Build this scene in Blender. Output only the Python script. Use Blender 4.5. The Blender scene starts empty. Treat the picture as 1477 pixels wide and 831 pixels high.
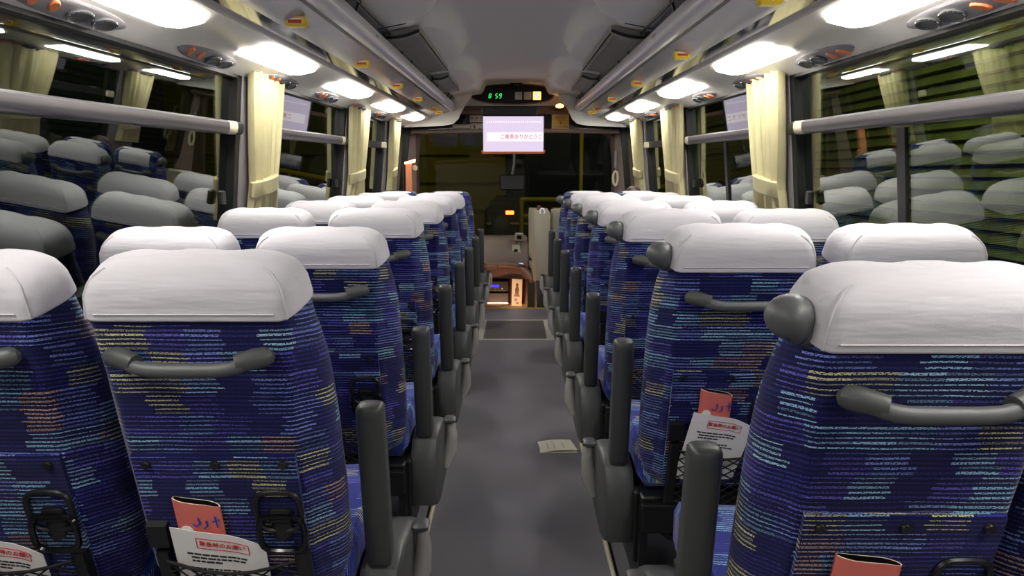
import bpy, math, random
from mathutils import Vector, Matrix
random.seed(7)
C = bpy.context.scene.collection
SC = bpy.context.scene

# ------------------------------------------------------------------ camera, world, exposure
CAM_H = 1.2
cam = bpy.data.cameras.new('camera'); cam.sensor_width = 36; cam.lens = 1067 / 1477 * 36; cam.clip_start = .02
cam_o = bpy.data.objects.new('camera', cam); C.objects.link(cam_o)
cam_o.location = (0, 0, CAM_H)
cam_o.rotation_euler = (math.radians(90 - 8.71), 0, math.radians(.242))
SC.camera = cam_o
w = bpy.data.worlds.new('night'); SC.world = w; w.use_nodes = True
w.node_tree.nodes['Background'].inputs[0].default_value = (.010, .011, .012, 1)
w.node_tree.nodes['Background'].inputs[1].default_value = .35
SC.view_settings.view_transform = 'Standard'; SC.view_settings.look = 'None'
SC.view_settings.gamma = 1; SC.view_settings.use_curve_mapping = False
SC.view_settings.exposure = 0.12
SC.cycles.max_bounces = 8; SC.cycles.transparent_max_bounces = 24
SC.cycles.sample_clamp_indirect = 6
LAMP = 26.0            # radiance of the ceiling lamp diffusers
TILT = .0187           # the body rises towards the front relative to the sloping floor


def area_light(name, loc, aim, size, watts, col):
    d = bpy.data.lights.new(name, 'AREA'); d.shape = 'RECTANGLE'; d.size, d.size_y = size; d.energy = watts; d.color = col
    o = bpy.data.objects.new(name, d); C.objects.link(o); o.location = loc
    o.rotation_euler = (Vector(aim) - Vector(loc)).to_track_quat('-Z', 'Y').to_euler()
    return o


area_light('yard_floodlight', (1.9, 3.6, 3.6), (3.2, 4.6, .6), (5.0, .3), 180, (.74, .80, .36))
area_light('street_light', (-3.5, 13.5, 4.6), (-3.0, 19.2, .8), (1.0, .5), 55, (.85, .75, .22))


# ------------------------------------------------------------------ materials
def s2l(c):
    return tuple(((v / 255) / 12.92 if v / 255 <= .04045 else ((v / 255 + .055) / 1.055) ** 2.4) for v in c)


class NT:
    def __init__(s, name):
        s.m = bpy.data.materials.new(name); s.m.use_nodes = True
        s.t = s.m.node_tree; s.n = s.t.nodes; s.l = s.t.links
        s.p = s.n['Principled BSDF']; s.out = s.n['Material Output']

    def new(s, typ, **kw):
        n = s.n.new(typ)
        for k, v in kw.items(): setattr(n, k, v)
        return n

    def put(s, sock, v):
        if isinstance(v, (int, float)): sock.default_value = v
        elif isinstance(v, tuple): sock.default_value = v if len(v) == 4 or sock.type == 'VECTOR' else (*v, 1)
        else: s.l.new(v, sock)

    def math(s, op, a, b=None, c=None):
        n = s.new('ShaderNodeMath', operation=op)
        s.put(n.inputs[0], a)
        if b is not None: s.put(n.inputs[1], b)
        if c is not None: s.put(n.inputs[2], c)
        return n.outputs[0]

    def xyz(s, x, y, z=0.0):
        n = s.new('ShaderNodeCombineXYZ')
        for i, v in enumerate((x, y, z)): s.put(n.inputs[i], v)
        return n.outputs[0]

    def noise(s, vec, scale, detail=2, rough=.5):
        n = s.new('ShaderNodeTexNoise'); n.inputs['Scale'].default_value = scale
        n.inputs['Detail'].default_value = detail; n.inputs['Roughness'].default_value = rough
        if vec is not None: s.l.new(vec, n.inputs['Vector'])
        return n.outputs['Fac']

    def ramp(s, fac, stops, interp='LINEAR'):
        n = s.new('ShaderNodeValToRGB'); cr = n.color_ramp; cr.interpolation = interp
        while len(cr.elements) < len(stops): cr.elements.new(.5)
        for e, (p, c) in zip(cr.elements, stops): e.position = p; e.color = (*c, 1)
        s.put(n.inputs[0], fac)
        return n.outputs[0]

    def mix(s, fac, a, b):
        n = s.new('ShaderNodeMix', data_type='RGBA')
        s.put(n.inputs[0], fac); s.put(n.inputs[6], a); s.put(n.inputs[7], b)
        return n.outputs[2]

    def bump(s, h, strength=.2, dist=.002):
        n = s.new('ShaderNodeBump'); n.inputs['Strength'].default_value = strength; n.inputs['Distance'].default_value = dist
        s.l.new(h, n.inputs['Height']); s.l.new(n.outputs[0], s.p.inputs['Normal'])


def pbr(name, rgb, rough=.5, metal=0.0, grain=0.0, gscale=300, vary=0.0, vscale=8, spec=.5):
    t = NT(name); c = s2l(rgb)
    t.p.inputs['Base Color'].default_value = (*c, 1); t.p.inputs['Roughness'].default_value = rough
    t.p.inputs['Metallic'].default_value = metal; t.p.inputs['Specular IOR Level'].default_value = spec
    co = None
    if grain or vary: co = t.new('ShaderNodeTexCoord').outputs['Object']
    if grain: t.bump(t.noise(co, gscale, 2), grain, .001)
    if vary:
        f = t.noise(co, vscale, 4)
        t.l.new(t.ramp(f, [(.3, tuple(v * (1 - vary) for v in c)), (.7, tuple(min(1, v * (1 + vary)) for v in c))]), t.p.inputs['Base Color'])
    return t.m


def emit(name, rgb, strength):
    t = NT(name); e = t.new('ShaderNodeEmission'); e.inputs[0].default_value = (*s2l(rgb), 1); e.inputs[1].default_value = strength
    t.l.new(e.outputs[0], t.out.inputs[0])
    return t.m


def seat_fabric(name, ground, gain=1.0):
    """navy moquette with rows of fine broken dashes in patches of violet, sky blue, yellow, peach and teal"""
    t = NT(name)
    uv = t.new('ShaderNodeTexCoord').outputs['UV']
    sp = t.new('ShaderNodeSeparateXYZ'); t.l.new(uv, sp.inputs[0])
    rnd = t.new('ShaderNodeObjectInfo').outputs['Random']
    u = t.math('ADD', sp.outputs[0], t.math('MULTIPLY', rnd, 13.7))
    v0 = t.math('ADD', sp.outputs[1], t.math('MULTIPLY', rnd, 7.31))
    wob = t.noise(t.xyz(t.math('MULTIPLY', u, 9.0), t.math('MULTIPLY', v0, 25.0)), 1.0, 1)
    v = t.math('ADD', v0, t.math('MULTIPLY', wob, .006))
    q = t.math('DIVIDE', v, .0088)
    row = t.math('FLOOR', q); fr = t.math('FRACT', q)
    brow = t.math('FLOOR', t.math('DIVIDE', v, .0440))

    def wn(vec):
        n = t.new('ShaderNodeTexWhiteNoise', noise_dimensions='2D'); t.l.new(vec, n.inputs['Vector']); return n.outputs['Value']
    jit = t.math('ADD', wn(t.xyz(brow, 3.3)), t.math('MULTIPLY', wn(t.xyz(row, 5.7)), .28))
    bcol = t.math('FLOOR', t.math('ADD', t.math('DIVIDE', u, .062), jit))
    # patches also merge over larger areas
    big = t.noise(t.xyz(t.math('MULTIPLY', u, 7.0), t.math('MULTIPLY', v, 5.0)), 1.0, 1)
    b = wn(t.xyz(bcol, brow))
    cell = t.noise(t.xyz(t.math('MULTIPLY', bcol, .55), t.math('MULTIPLY', brow, .38), 2.7), 1.0, 1)
    sel = t.math('FRACT', t.math('ADD', t.math('MULTIPLY', b, .30), t.math('MULTIPLY', cell, 2.6)))
    k = tuple
    col = t.ramp(sel, [(0, s2l((104, 100, 206))), (.15, s2l((132, 150, 232))), (.27, s2l((158, 206, 246))), (.40, s2l((44, 46, 120))),
                       (.52, s2l((226, 224, 170))), (.60, s2l((60, 62, 158))), (.69, s2l((214, 182, 164))), (.74, s2l((134, 164, 232))), (.86, s2l((112, 108, 212))), (.94, s2l((170, 214, 240)))], 'CONSTANT')
    wid = t.math('ADD', t.math('MULTIPLY', wn(t.xyz(row, 9.1)), .18), .10)
    d = t.math('ABSOLUTE', t.math('SUBTRACT', fr, .5))
    line = t.math('LESS_THAN', d, wid)
    dash = t.noise(t.xyz(t.math('MULTIPLY', u, 330.0), t.math('MULTIPLY', v, 520.0)), 1.0, 2)
    dash = t.math('GREATER_THAN', dash, .46)
    st = t.math('ADD', t.math('MULTIPLY', wn(t.xyz(row, bcol)), .7), .22)
    fac = t.math('MULTIPLY', t.math('MULTIPLY', line, dash), t.math('MINIMUM', t.math('MULTIPLY', st, gain * 1.3), 1.0))
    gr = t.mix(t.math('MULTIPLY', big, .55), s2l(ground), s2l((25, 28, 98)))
    t.l.new(t.mix(fac, gr, col), t.p.inputs['Base Color'])
    t.p.inputs['Roughness'].default_value = .92; t.p.inputs['Specular IOR Level'].default_value = .15
    t.p.inputs['Sheen Weight'].default_value = .15
    t.bump(t.math('MULTIPLY', line, dash), .12, .001)
    return t.m


def glass(name, tint, f0=.11, power=3.6, rough=0.0):
    t = NT(name)
    tr = t.new('ShaderNodeBsdfTransparent'); tr.inputs[0].default_value = (*tint, 1)
    gl = t.new('ShaderNodeBsdfGlossy'); gl.inputs['Roughness'].default_value = rough; gl.inputs[0].default_value = (.93, .97, .95, 1)
    lw = t.new('ShaderNodeLayerWeight'); lw.inputs[0].default_value = .5
    f = t.math('MULTIPLY_ADD', t.math('POWER', lw.outputs['Facing'], power), 1 - f0, f0)
    mx = t.new('ShaderNodeMixShader'); t.l.new(f, mx.inputs[0]); t.l.new(tr.outputs[0], mx.inputs[1]); t.l.new(gl.outputs[0], mx.inputs[2])
    t.l.new(mx.outputs[0], t.out.inputs[0])
    return t.m


def floor_mat():
    t = NT('vinyl_floor'); co = t.new('ShaderNodeTexCoord').outputs['Object']
    a = t.noise(co, 380, 2); b = t.noise(co, 2.2, 3)
    c = t.mix(a, s2l((104, 103, 112)), s2l((134, 132, 142)))
    c2 = t.mix(t.math('MULTIPLY', b, .5), c, s2l((112, 104, 108)))
    t.l.new(c2, t.p.inputs['Base Color']); t.p.inputs['Roughness'].default_value = .48
    t.bump(a, .12, .001)
    return t.m


def cloth_white():
    t = NT('white_cover_cloth'); co = t.new('ShaderNodeTexCoord').outputs['Object']
    t.p.inputs['Base Color'].default_value = (*s2l((210, 207, 214)), 1); t.p.inputs['Roughness'].default_value = .75
    t.p.inputs['Specular IOR Level'].default_value = .25
    st = t.new('ShaderNodeVectorMath', operation='MULTIPLY'); t.l.new(co, st.inputs[0]); st.inputs[1].default_value = (5, 14, 26)
    h = t.math('ADD', t.noise(st.outputs[0], 1.0, 3, .5), t.math('MULTIPLY', t.noise(co, 900, 1), .03))
    t.bump(h, .6, .009)
    return t.m


M = {}
M['fabric'] = seat_fabric('seat_moquette', (10, 12, 52))
M['fabric_lit'] = seat_fabric('cushion_moquette_lit', (40, 56, 140), 1.2)  # seat moquette again, brightened: light on the cushions put into its colours
M['cover'] = cloth_white()
M['seam'] = pbr('cover_seam', (206, 202, 208), .8)
M['grey'] = pbr('dark_grey_plastic', (78, 80, 80), .42, 0, .12, 900)
M['handle'] = pbr('handle_rubber', (88, 90, 92), .45, 0, .2, 700)
M['arm'] = pbr('armrest_leather', (66, 68, 68), .42, 0, .15, 600)
M['black'] = pbr('black_metal', (24, 25, 26), .4)
M['blackgloss'] = pbr('black_gloss', (12, 12, 14), .15)
M['cord'] = pbr('net_cord', (20, 20, 22), .8)
M['lever'] = pbr('pale_grey_lever', (178, 177, 172), .25, .2)
M['floor'] = floor_mat()
M['rack'] = pbr('rack_panel', (176, 174, 178), .22, 0, spec=.6)
M['alu'] = pbr('brushed_aluminium', (204, 200, 206), .28, 0, spec=.6)
M['rail'] = pbr('satin_rail', (128, 124, 128), .36, .9)
M['trimmetal'] = pbr('trim_metal', (150, 148, 148), .35, .6)
M['cove'] = pbr('cove_plastic', (226, 222, 214), .3)
M['ceiling'] = pbr('ceiling_felt', (222, 220, 216), .9, 0, .15, 400)
M['grille'] = pbr('air_grille_plastic', (150, 148, 142), .6)
M['grilledark'] = pbr('air_grille_gap', (40, 39, 37), .8)
M['mirror'] = pbr('dark_mirror', (150, 150, 150), .06, 1.0)
M['lamp'] = emit('lamp_diffuser', (255, 251, 242), LAMP)
M['wall'] = pbr('side_trim', (128, 124, 128), .6, 0, .1, 300)
M['wallbrown'] = pbr('front_trim', (122, 104, 98), .5, 0, .1, 300)
M['blackframe'] = pbr('window_rubber', (16, 16, 17), .45)
M['glass'] = glass('tinted_glass', (.62, .66, .60))
M['windscreen'] = glass('windscreen_glass', (.80, .82, .72), .05, 4.5)
M['curtain'] = pbr('cream_curtain', (184, 176, 136), .85, 0, .25, 500, .06, 14)
M['cream'] = pbr('cream_plastic', (206, 200, 172), .5)
M['yellow'] = pbr('yellow_plastic', (226, 196, 40), .4)
M['red'] = pbr('red_label', (196, 52, 40), .6)
M['white'] = pbr('white_plastic', (226, 226, 224), .5)
M['paper'] = pbr('paper', (236, 232, 214), .8)
M['paperwhite'] = pbr('white_paper', (240, 238, 236), .8)
M['ink'] = pbr('black_ink', (40, 40, 44), .8)
M['redink'] = pbr('red_ink', (196, 36, 44), .8)
M['blueink'] = pbr('blue_ink', (50, 62, 170), .8)
M['salmon'] = pbr('salmon_cover', (236, 124, 112), .45)
M['page'] = pbr('cream_page', (238, 226, 196), .7)
M['orangebtn'] = pbr('orange_button', (206, 112, 60), .5)
M['chrome'] = pbr('chrome', (200, 200, 200), .18, 1)
M['beige'] = pbr('beige_partition', (146, 140, 124), .45)
M['dash'] = pbr('dash_leather', (112, 84, 70), .45, 0, .2, 200)
M['dashdark'] = pbr('dash_plastic', (104, 92, 84), .6)
M['wood'] = pbr('brown_panel', (96, 56, 38), .35)
M['screen'] = emit('monitor_screen', (226, 208, 234), 1.0)
M['screenwhite'] = emit('monitor_banner', (246, 232, 244), 1.12)
M['screenred'] = emit('monitor_text', (214, 84, 92), .8)
M['screenpale'] = emit('monitor_pale_text', (248, 240, 250), 1.1)
M['bezel'] = pbr('orange_bezel', (176, 98, 58), .4)
M['led'] = emit('green_led', (70, 235, 110), 1.3)
M['signlit'] = emit('lit_sign', (255, 176, 92), 3.2)
M['signcore'] = emit('lit_sign_core', (255, 222, 210), 2.0)
M['signred'] = emit('lit_sign_red', (250, 96, 60), 1.4)
M['tile'] = pbr('unlit_sign', (196, 188, 182), .4)
M['amber'] = emit('amber_lamp', (255, 170, 80), 9.0)
M['courtesy'] = emit('courtesy_lamp_glow', (255, 190, 130), 6.0)
M['bluelcd'] = emit('blue_display', (70, 60, 240), 1.6)
M['bluewhite'] = emit('blue_white_screen', (170, 190, 255), 1.4)
M['tail'] = emit('tail_light', (255, 150, 60), 4.0)
M['stickeryellow'] = pbr('yellow_sticker', (176, 160, 84), .6)
M['stickerwhite'] = pbr('white_sticker', (176, 166, 158), .6)
M['fence'] = pbr('green_slat', (112, 116, 78), .5, 0, 0, 0, .25, 3)
M['asphalt'] = pbr('asphalt', (50, 50, 52), .8, 0, .3, 60)
M['concrete'] = pbr('olive_wall', (120, 112, 64), .9, 0, .2, 20, .15, .6)
M['barrier'] = pbr('yellow_paint', (196, 170, 46), .5)
M['truck'] = pbr('dark_truck', (30, 32, 34), .5)
M['skin'] = pbr('skin', (206, 160, 134), .5)
M['hair'] = pbr('brown_hair', (50, 28, 14), .55, 0, .5, 200)
M['coat'] = pbr('navy_coat', (48, 50, 66), .8)
def clothed():
    """coat, with bare hands and neck and darker trousers told apart by where they are on the body"""
    t = NT('clothed_body'); sp = t.new('ShaderNodeSeparateXYZ'); t.l.new(t.new('ShaderNodeTexCoord').outputs['Object'], sp.inputs[0])
    y, z = sp.outputs[1], sp.outputs[2]
    hand = t.math('MULTIPLY', t.math('MULTIPLY', t.math('GREATER_THAN', y, .672), t.math('LESS_THAN', y, .84)), t.math('GREATER_THAN', z, .572))
    bare = t.math('MAXIMUM', hand, t.math('GREATER_THAN', z, .872))
    legs = t.math('MULTIPLY', t.math('GREATER_THAN', y, .50), t.math('LESS_THAN', z, .57))
    t.l.new(t.mix(bare, t.mix(legs, s2l((48, 50, 66)), s2l((66, 62, 60))), s2l((206, 160, 134))), t.p.inputs['Base Color']); t.p.inputs['Roughness'].default_value = .75
    return t.m


M['coat'] = clothed()
M['trousers'] = pbr('grey_trousers', (60, 60, 66), .85)
M['shoe'] = pbr('black_shoe', (28, 26, 26), .4)


# ------------------------------------------------------------------ mesh helpers
class MB:
    def __init__(s): s.v = []; s.f = []; s.uv = []; s.mi = []

    def face(s, idx, uv=None, mi=0):
        s.f.append(tuple(idx)); s.uv.append(uv); s.mi.append(mi)

    def loft(s, rings, closed=True, cap0=True, cap1=True, mi=0, vs=None):
        n = len(rings[0]); b = len(s.v)
        for r in rings: s.v.extend([tuple(p) for p in r])
        us = []
        for r in rings:
            a = [0.0]
            for j in range(n): a.append(a[-1] + (Vector(r[(j + 1) % n]) - Vector(r[j])).length)
            us.append(a)
        if vs is None:
            vs = [0.0]
            for i in range(1, len(rings)):
                vs.append(vs[-1] + sum((Vector(rings[i][j]) - Vector(rings[i - 1][j])).length for j in range(n)) / n)
        mid = us[len(us) // 2]
        for i in range(len(rings) - 1):
            for j in range(n if closed else n - 1):
                k = (j + 1) % n
                s.face((b + i * n + j, b + i * n + k, b + (i + 1) * n + k, b + (i + 1) * n + j),
                       ((mid[j], vs[i]), (mid[j + 1], vs[i]), (mid[j + 1], vs[i + 1]), (mid[j], vs[i + 1])), mi)
        for on, i, rev in ((cap0, 0, True), (cap1, len(rings) - 1, False)):
            if on and closed:
                r = rings[i]; c = sum((Vector(p) for p in r), Vector()) / n
                s.v.append(tuple(c)); ci = len(s.v) - 1
                for j in range(n):
                    k = (j + 1) % n
                    t = (b + i * n + k, b + i * n + j, ci) if rev else (b + i * n + j, b + i * n + k, ci)
                    s.face(t, tuple((s.v[q][0] - c.x, vs[i] + s.v[q][1] - c.y) for q in t), mi)
        return s

    def tube(s, path, r, n=8, cap=True, mi=0, squash=1.0):
        P = [Vector(p) for p in path]; rs = r if isinstance(r, (list, tuple)) else [r] * len(P)
        rings = []; up = None
        for i, p in enumerate(P):
            t = (P[min(i + 1, len(P) - 1)] - P[max(i - 1, 0)]).normalized()
            if up is None:
                up = Vector((0, 0, 1)) if abs(t.z) < .9 else Vector((0, 1, 0))
            a = t.cross(up)
            if a.length < 1e-5: a = t.cross(Vector((1, 0, 0)))
            a.normalize(); up = a.cross(t).normalized()
            rings.append([p + (a * math.cos(q) + up * math.sin(q) * squash) * rs[i] for q in [2 * math.pi * j / n for j in range(n)]])
        return s.loft(rings, True, cap, cap, mi)

    def loop(s, path, r, n=8, mi=0):
        P = [Vector(p) for p in path]; m = len(P); c = sum(P, Vector()) / m
        nrm = Vector()
        for i in range(m): nrm += (P[i] - c).cross(P[(i + 1) % m] - c)
        nrm.normalize(); b = len(s.v)
        for i, p in enumerate(P):
            t = (P[(i + 1) % m] - P[i - 1]).normalized(); a = t.cross(nrm).normalized()
            for j in range(n):
                q = 2 * math.pi * j / n; s.v.append(tuple(p + (a * math.cos(q) + nrm * math.sin(q)) * r))
        for i in range(m):
            k = (i + 1) % m
            for j in range(n):
                l = (j + 1) % n
                s.face((b + i * n + j, b + i * n + l, b + k * n + l, b + k * n + j), None, mi)
        return s

    def rbox(s, x0, x1, y0, y1, z0, z1, b=.004, mi=0):
        b = min(b, (x1 - x0) * .45, (y1 - y0) * .45, (z1 - z0) * .45)
        rings = []
        for z, i in ((z0, b), (z0 + b, 0), (z1 - b, 0), (z1, b)):
            X0, X1, Y0, Y1 = x0 + i, x1 - i, y0 + i, y1 - i
            c = b
            rings.append([(X0 + c, Y0, z), (X1 - c, Y0, z), (X1, Y0 + c, z), (X1, Y1 - c, z), (X1 - c, Y1, z), (X0 + c, Y1, z), (X0, Y1 - c, z), (X0, Y0 + c, z)])
        return s.loft(rings, True, True, True, mi)

    def box(s, x0, x1, y0, y1, z0, z1, mi=0):
        return s.loft([[(x0, y0, z), (x1, y0, z), (x1, y1, z), (x0, y1, z)] for z in (z0, z1)], True, True, True, mi)

    def hexa(s, p, mi=0):
        """eight corners: bottom ring of four, top ring of four"""
        return s.loft([p[:4], p[4:]], True, True, True, mi)

    def prism(s, poly, axis, a, b, mi=0):
        """polygon extruded along an axis: poly in the two other axes"""
        def at(q, w):
            return {'x': (w, q[0], q[1]), 'y': (q[0], w, q[1]), 'z': (q[0], q[1], w)}[axis]
        return s.loft([[at(q, a) for q in poly], [at(q, b) for q in poly]], True, True, True, mi)

    def ell(s, c, r, nu=14, nv=9, mi=0, fn=None):
        rings = []
        for i in range(1, nv):
            a = math.pi * i / nv - math.pi / 2
            ring = []
            for j in range(nu):
                q = 2 * math.pi * j / nu
                d = Vector((math.cos(a) * math.cos(q), math.cos(a) * math.sin(q), math.sin(a)))
                p = Vector((c[0] + r[0] * d.x, c[1] + r[1] * d.y, c[2] + r[2] * d.z))
                ring.append(fn(p, d) if fn else p)
            rings.append(ring)
        return s.loft(rings, True, True, True, mi)

    def disc(s, c, nrm, r0, h, n=16, mi=0, ry=None):
        nv = Vector(nrm).normalized(); a = nv.orthogonal().normalized(); b = nv.cross(a); c = Vector(c); ry = ry or r0
        ring = lambda o, k: [c + nv * o + a * math.cos(t) * r0 * k + b * math.sin(t) * ry * k for t in [2 * math.pi * j / n for j in range(n)]]
        return s.loft([ring(0, 1), ring(h * .6, 1), ring(h, .85)], True, True, True, mi)


def obj(name, mb, mats, parent=None, smooth=True, angle=40, loc=None):
    me = bpy.data.meshes.new(name)
    me.from_pydata(mb.v, [], mb.f)
    mats = mats if isinstance(mats, list) else [mats]
    for m in mats: me.materials.append(M[m] if isinstance(m, str) else m)
    if len(mats) > 1: me.polygons.foreach_set('material_index', mb.mi)
    if any(mb.uv):
        ul = me.uv_layers.new(name='uv'); flat = []
        for f, q in zip(mb.f, mb.uv):
            for k in range(len(f)): flat.extend(q[k] if q else (0, 0))
        ul.data.foreach_set('uv', flat)
    me.validate(); me.update()
    if smooth:
        me.polygons.foreach_set('use_smooth', [True] * len(me.polygons))
        me.set_sharp_from_angle(angle=math.radians(angle))
    o = bpy.data.objects.new(name, me); C.objects.link(o)
    if parent is not None: o.parent = parent
    if loc: o.location = loc
    return o


def tag(o, label=None, cat=None, group=None, kind=None):
    for k, v in (('label', label), ('category', cat), ('group', group), ('kind', kind)):
        if v: o[k] = v
    return o


def thing(name, label, cat, loc=(0, 0, 0), group=None, kind=None):
    o = bpy.data.objects.new(name, None); C.objects.link(o); o.location = loc; o.empty_display_size = .1
    return tag(o, label, cat, group, kind)


def struct(name, mb, mat, **kw):
    return tag(obj(name, mb, mat, **kw), kind='structure')


def structure(name, loc=(0, 0, 0)):
    o = bpy.data.objects.new(name, None); C.objects.link(o); o.location = loc; o['kind'] = 'structure'
    return o


def copy_tree(o, parent=None):
    c = o.copy(); C.objects.link(c)
    if parent is not None: c.parent = parent
    for ch in [q for q in KIDS.get(o.name, [])]: copy_tree(ch, c)
    return c


KIDS = {}


def index_children(root):
    for o in root.children_recursive: KIDS.setdefault(o.parent.name, []).append(o)


def text(name, body, size, mat, parent, loc, rot, align='CENTER', sx=1.0):
    cu = bpy.data.curves.new(name, 'FONT'); cu.body = body; cu.size = size; cu.align_x = align; cu.align_y = 'CENTER'
    cu.resolution_u = 3; cu.extrude = .0004; cu.materials.append(M[mat])
    o = bpy.data.objects.new(name, cu); C.objects.link(o); o.location = loc; o.rotation_euler = rot; o.scale = (sx, 1, 1)
    bpy.context.view_layer.update()
    me = bpy.data.meshes.new_from_object(o.evaluated_get(bpy.context.evaluated_depsgraph_get()))
    bpy.data.objects.remove(o); o = bpy.data.objects.new(name, me); C.objects.link(o)
    o.location = loc; o.rotation_euler = rot; o.scale = (sx, 1, 1)
    if parent is not None: o.parent = parent
    return o


def lerp_table(tab, s):
    for (a, *va), (b, *vb) in zip(tab, tab[1:]):
        if s <= b:
            t = (s - a) / (b - a); t = t * t * (3 - 2 * t) * .5 + t * .5
            return [p + (q - p) * t for p, q in zip(va, vb)]
    return list(tab[-1][1:])


# ------------------------------------------------------------------ setting: floor
Y0, Y1 = -2.4, 8.25
fl = MB(); fl.box(-1.22, 1.22, Y0, 5.31, -.05, 0); fl.box(-1.22, 1.22, 6.075, 6.6, -.05, 0)
fl.box(-1.22, -.29, 5.31, 6.075, -.05, 0); fl.box(.29, 1.22, 5.31, 6.075, -.05, 0)
fl.box(-.29, .29, 5.31, 6.075, -.05, -.004)
fl.box(-1.22, -.34, 6.6, 7.0, -.05, 0); fl.box(.32, 1.22, 6.6, 7.0, -.05, 0)
floor = struct('floor', fl, 'floor', smooth=False)
hf = MB()
for a in ((-.29, .29, 5.31, 5.345), (-.29, .29, 6.035, 6.075), (-.29, -.235, 5.345, 6.035), (.235, .29, 5.345, 6.035)): hf.box(*a, -.004, .002)
hatch = thing('floor_hatch', 'grey floor hatch panel in a pale metal frame at the far aisle end', 'hatch')
obj('hatch_frame', hf, pbr('hatch_frame_metal', (176, 172, 164), .45), hatch, False)
obj('hatch_panel', MB().box(-.235, .235, 5.345, 6.035, -.004, .001), pbr('hatch_vinyl', (84, 80, 80), .5, 0, .2, 300), hatch, False)
struct('trim_1', MB().rbox(-.36, .33, 6.585, 6.625, -.03, .006, .003), pbr('yellow_nosing', (196, 160, 70), .5))
struct('floor_cockpit', MB().box(-1.2, 1.2, 6.6, 8.9, -.47, -.42), 'wood', smooth=False)
struct('wall_step', MB().box(-1.2, 1.2, 6.56, 6.6, -.42, -.05), 'wallbrown', smooth=False)
for k, sx in ((2, -1), (3, 1)):
    x = sx * .29
    struct(f'trim_{k}', MB().rbox(min(x, x + sx * .012), max(x, x + sx * .012), Y0, 6.58, 0, .02, .003), 'cream')

# side walls below the windows and the pillars between them
SILL, HEADZ = .80, 1.545
XS, XH = 1.205, 1.135


def wx(z): return XS + (XH - XS) * (z - SILL) / (HEADZ - SILL)


PILLARS = [(-2.4, -1.25), (3.16, 3.56), (5.1, 5.62), (6.62, 7.05), (8.15, 8.3)]
for sx, nm in ((-1, 'left'), (1, 'right')):
    m = MB()
    m.box(*sorted((sx * 1.215, sx * 1.26)), Y0, 8.3, -.05, SILL)
    for a, b in PILLARS:
        za, zb = TILT * a, TILT * b
        m.hexa([(sx * (XS - .005), a, SILL), (sx * 1.26, a, SILL), (sx * 1.26, b, SILL), (sx * (XS - .005), b, SILL),
                (sx * (XH - .005), a, HEADZ + .02 + za), (sx * 1.26, a, HEADZ + .02 + za), (sx * 1.26, b, HEADZ + .02 + zb), (sx * (XH - .005), b, HEADZ + .02 + zb)])
    # above the windows up to the roof
    m.hexa([(sx * 1.16, Y0, 1.56 + TILT * Y0), (sx * 1.26, Y0, 1.56 + TILT * Y0), (sx * 1.26, 8.3, 1.56 + TILT * 8.3), (sx * 1.16, 8.3, 1.56 + TILT * 8.3),
            (sx * 1.16, Y0, 2.05), (sx * 1.26, Y0, 2.05), (sx * 1.26, 8.3, 2.2), (sx * 1.16, 8.3, 2.2)])
    struct('wall_' + nm, m, 'wall', smooth=False)
    # thin grey heater duct / baseboard under the seats
    struct('baseboard_' + nm, MB().rbox(*sorted((sx * 1.14, sx * 1.215)), Y0, 6.9, 0, .12, .01), 'wall')
struct('wall_rear', MB().box(-1.26, 1.26, Y0 - .05, Y0, -.05, 2.1), 'wall', smooth=False)

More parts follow.
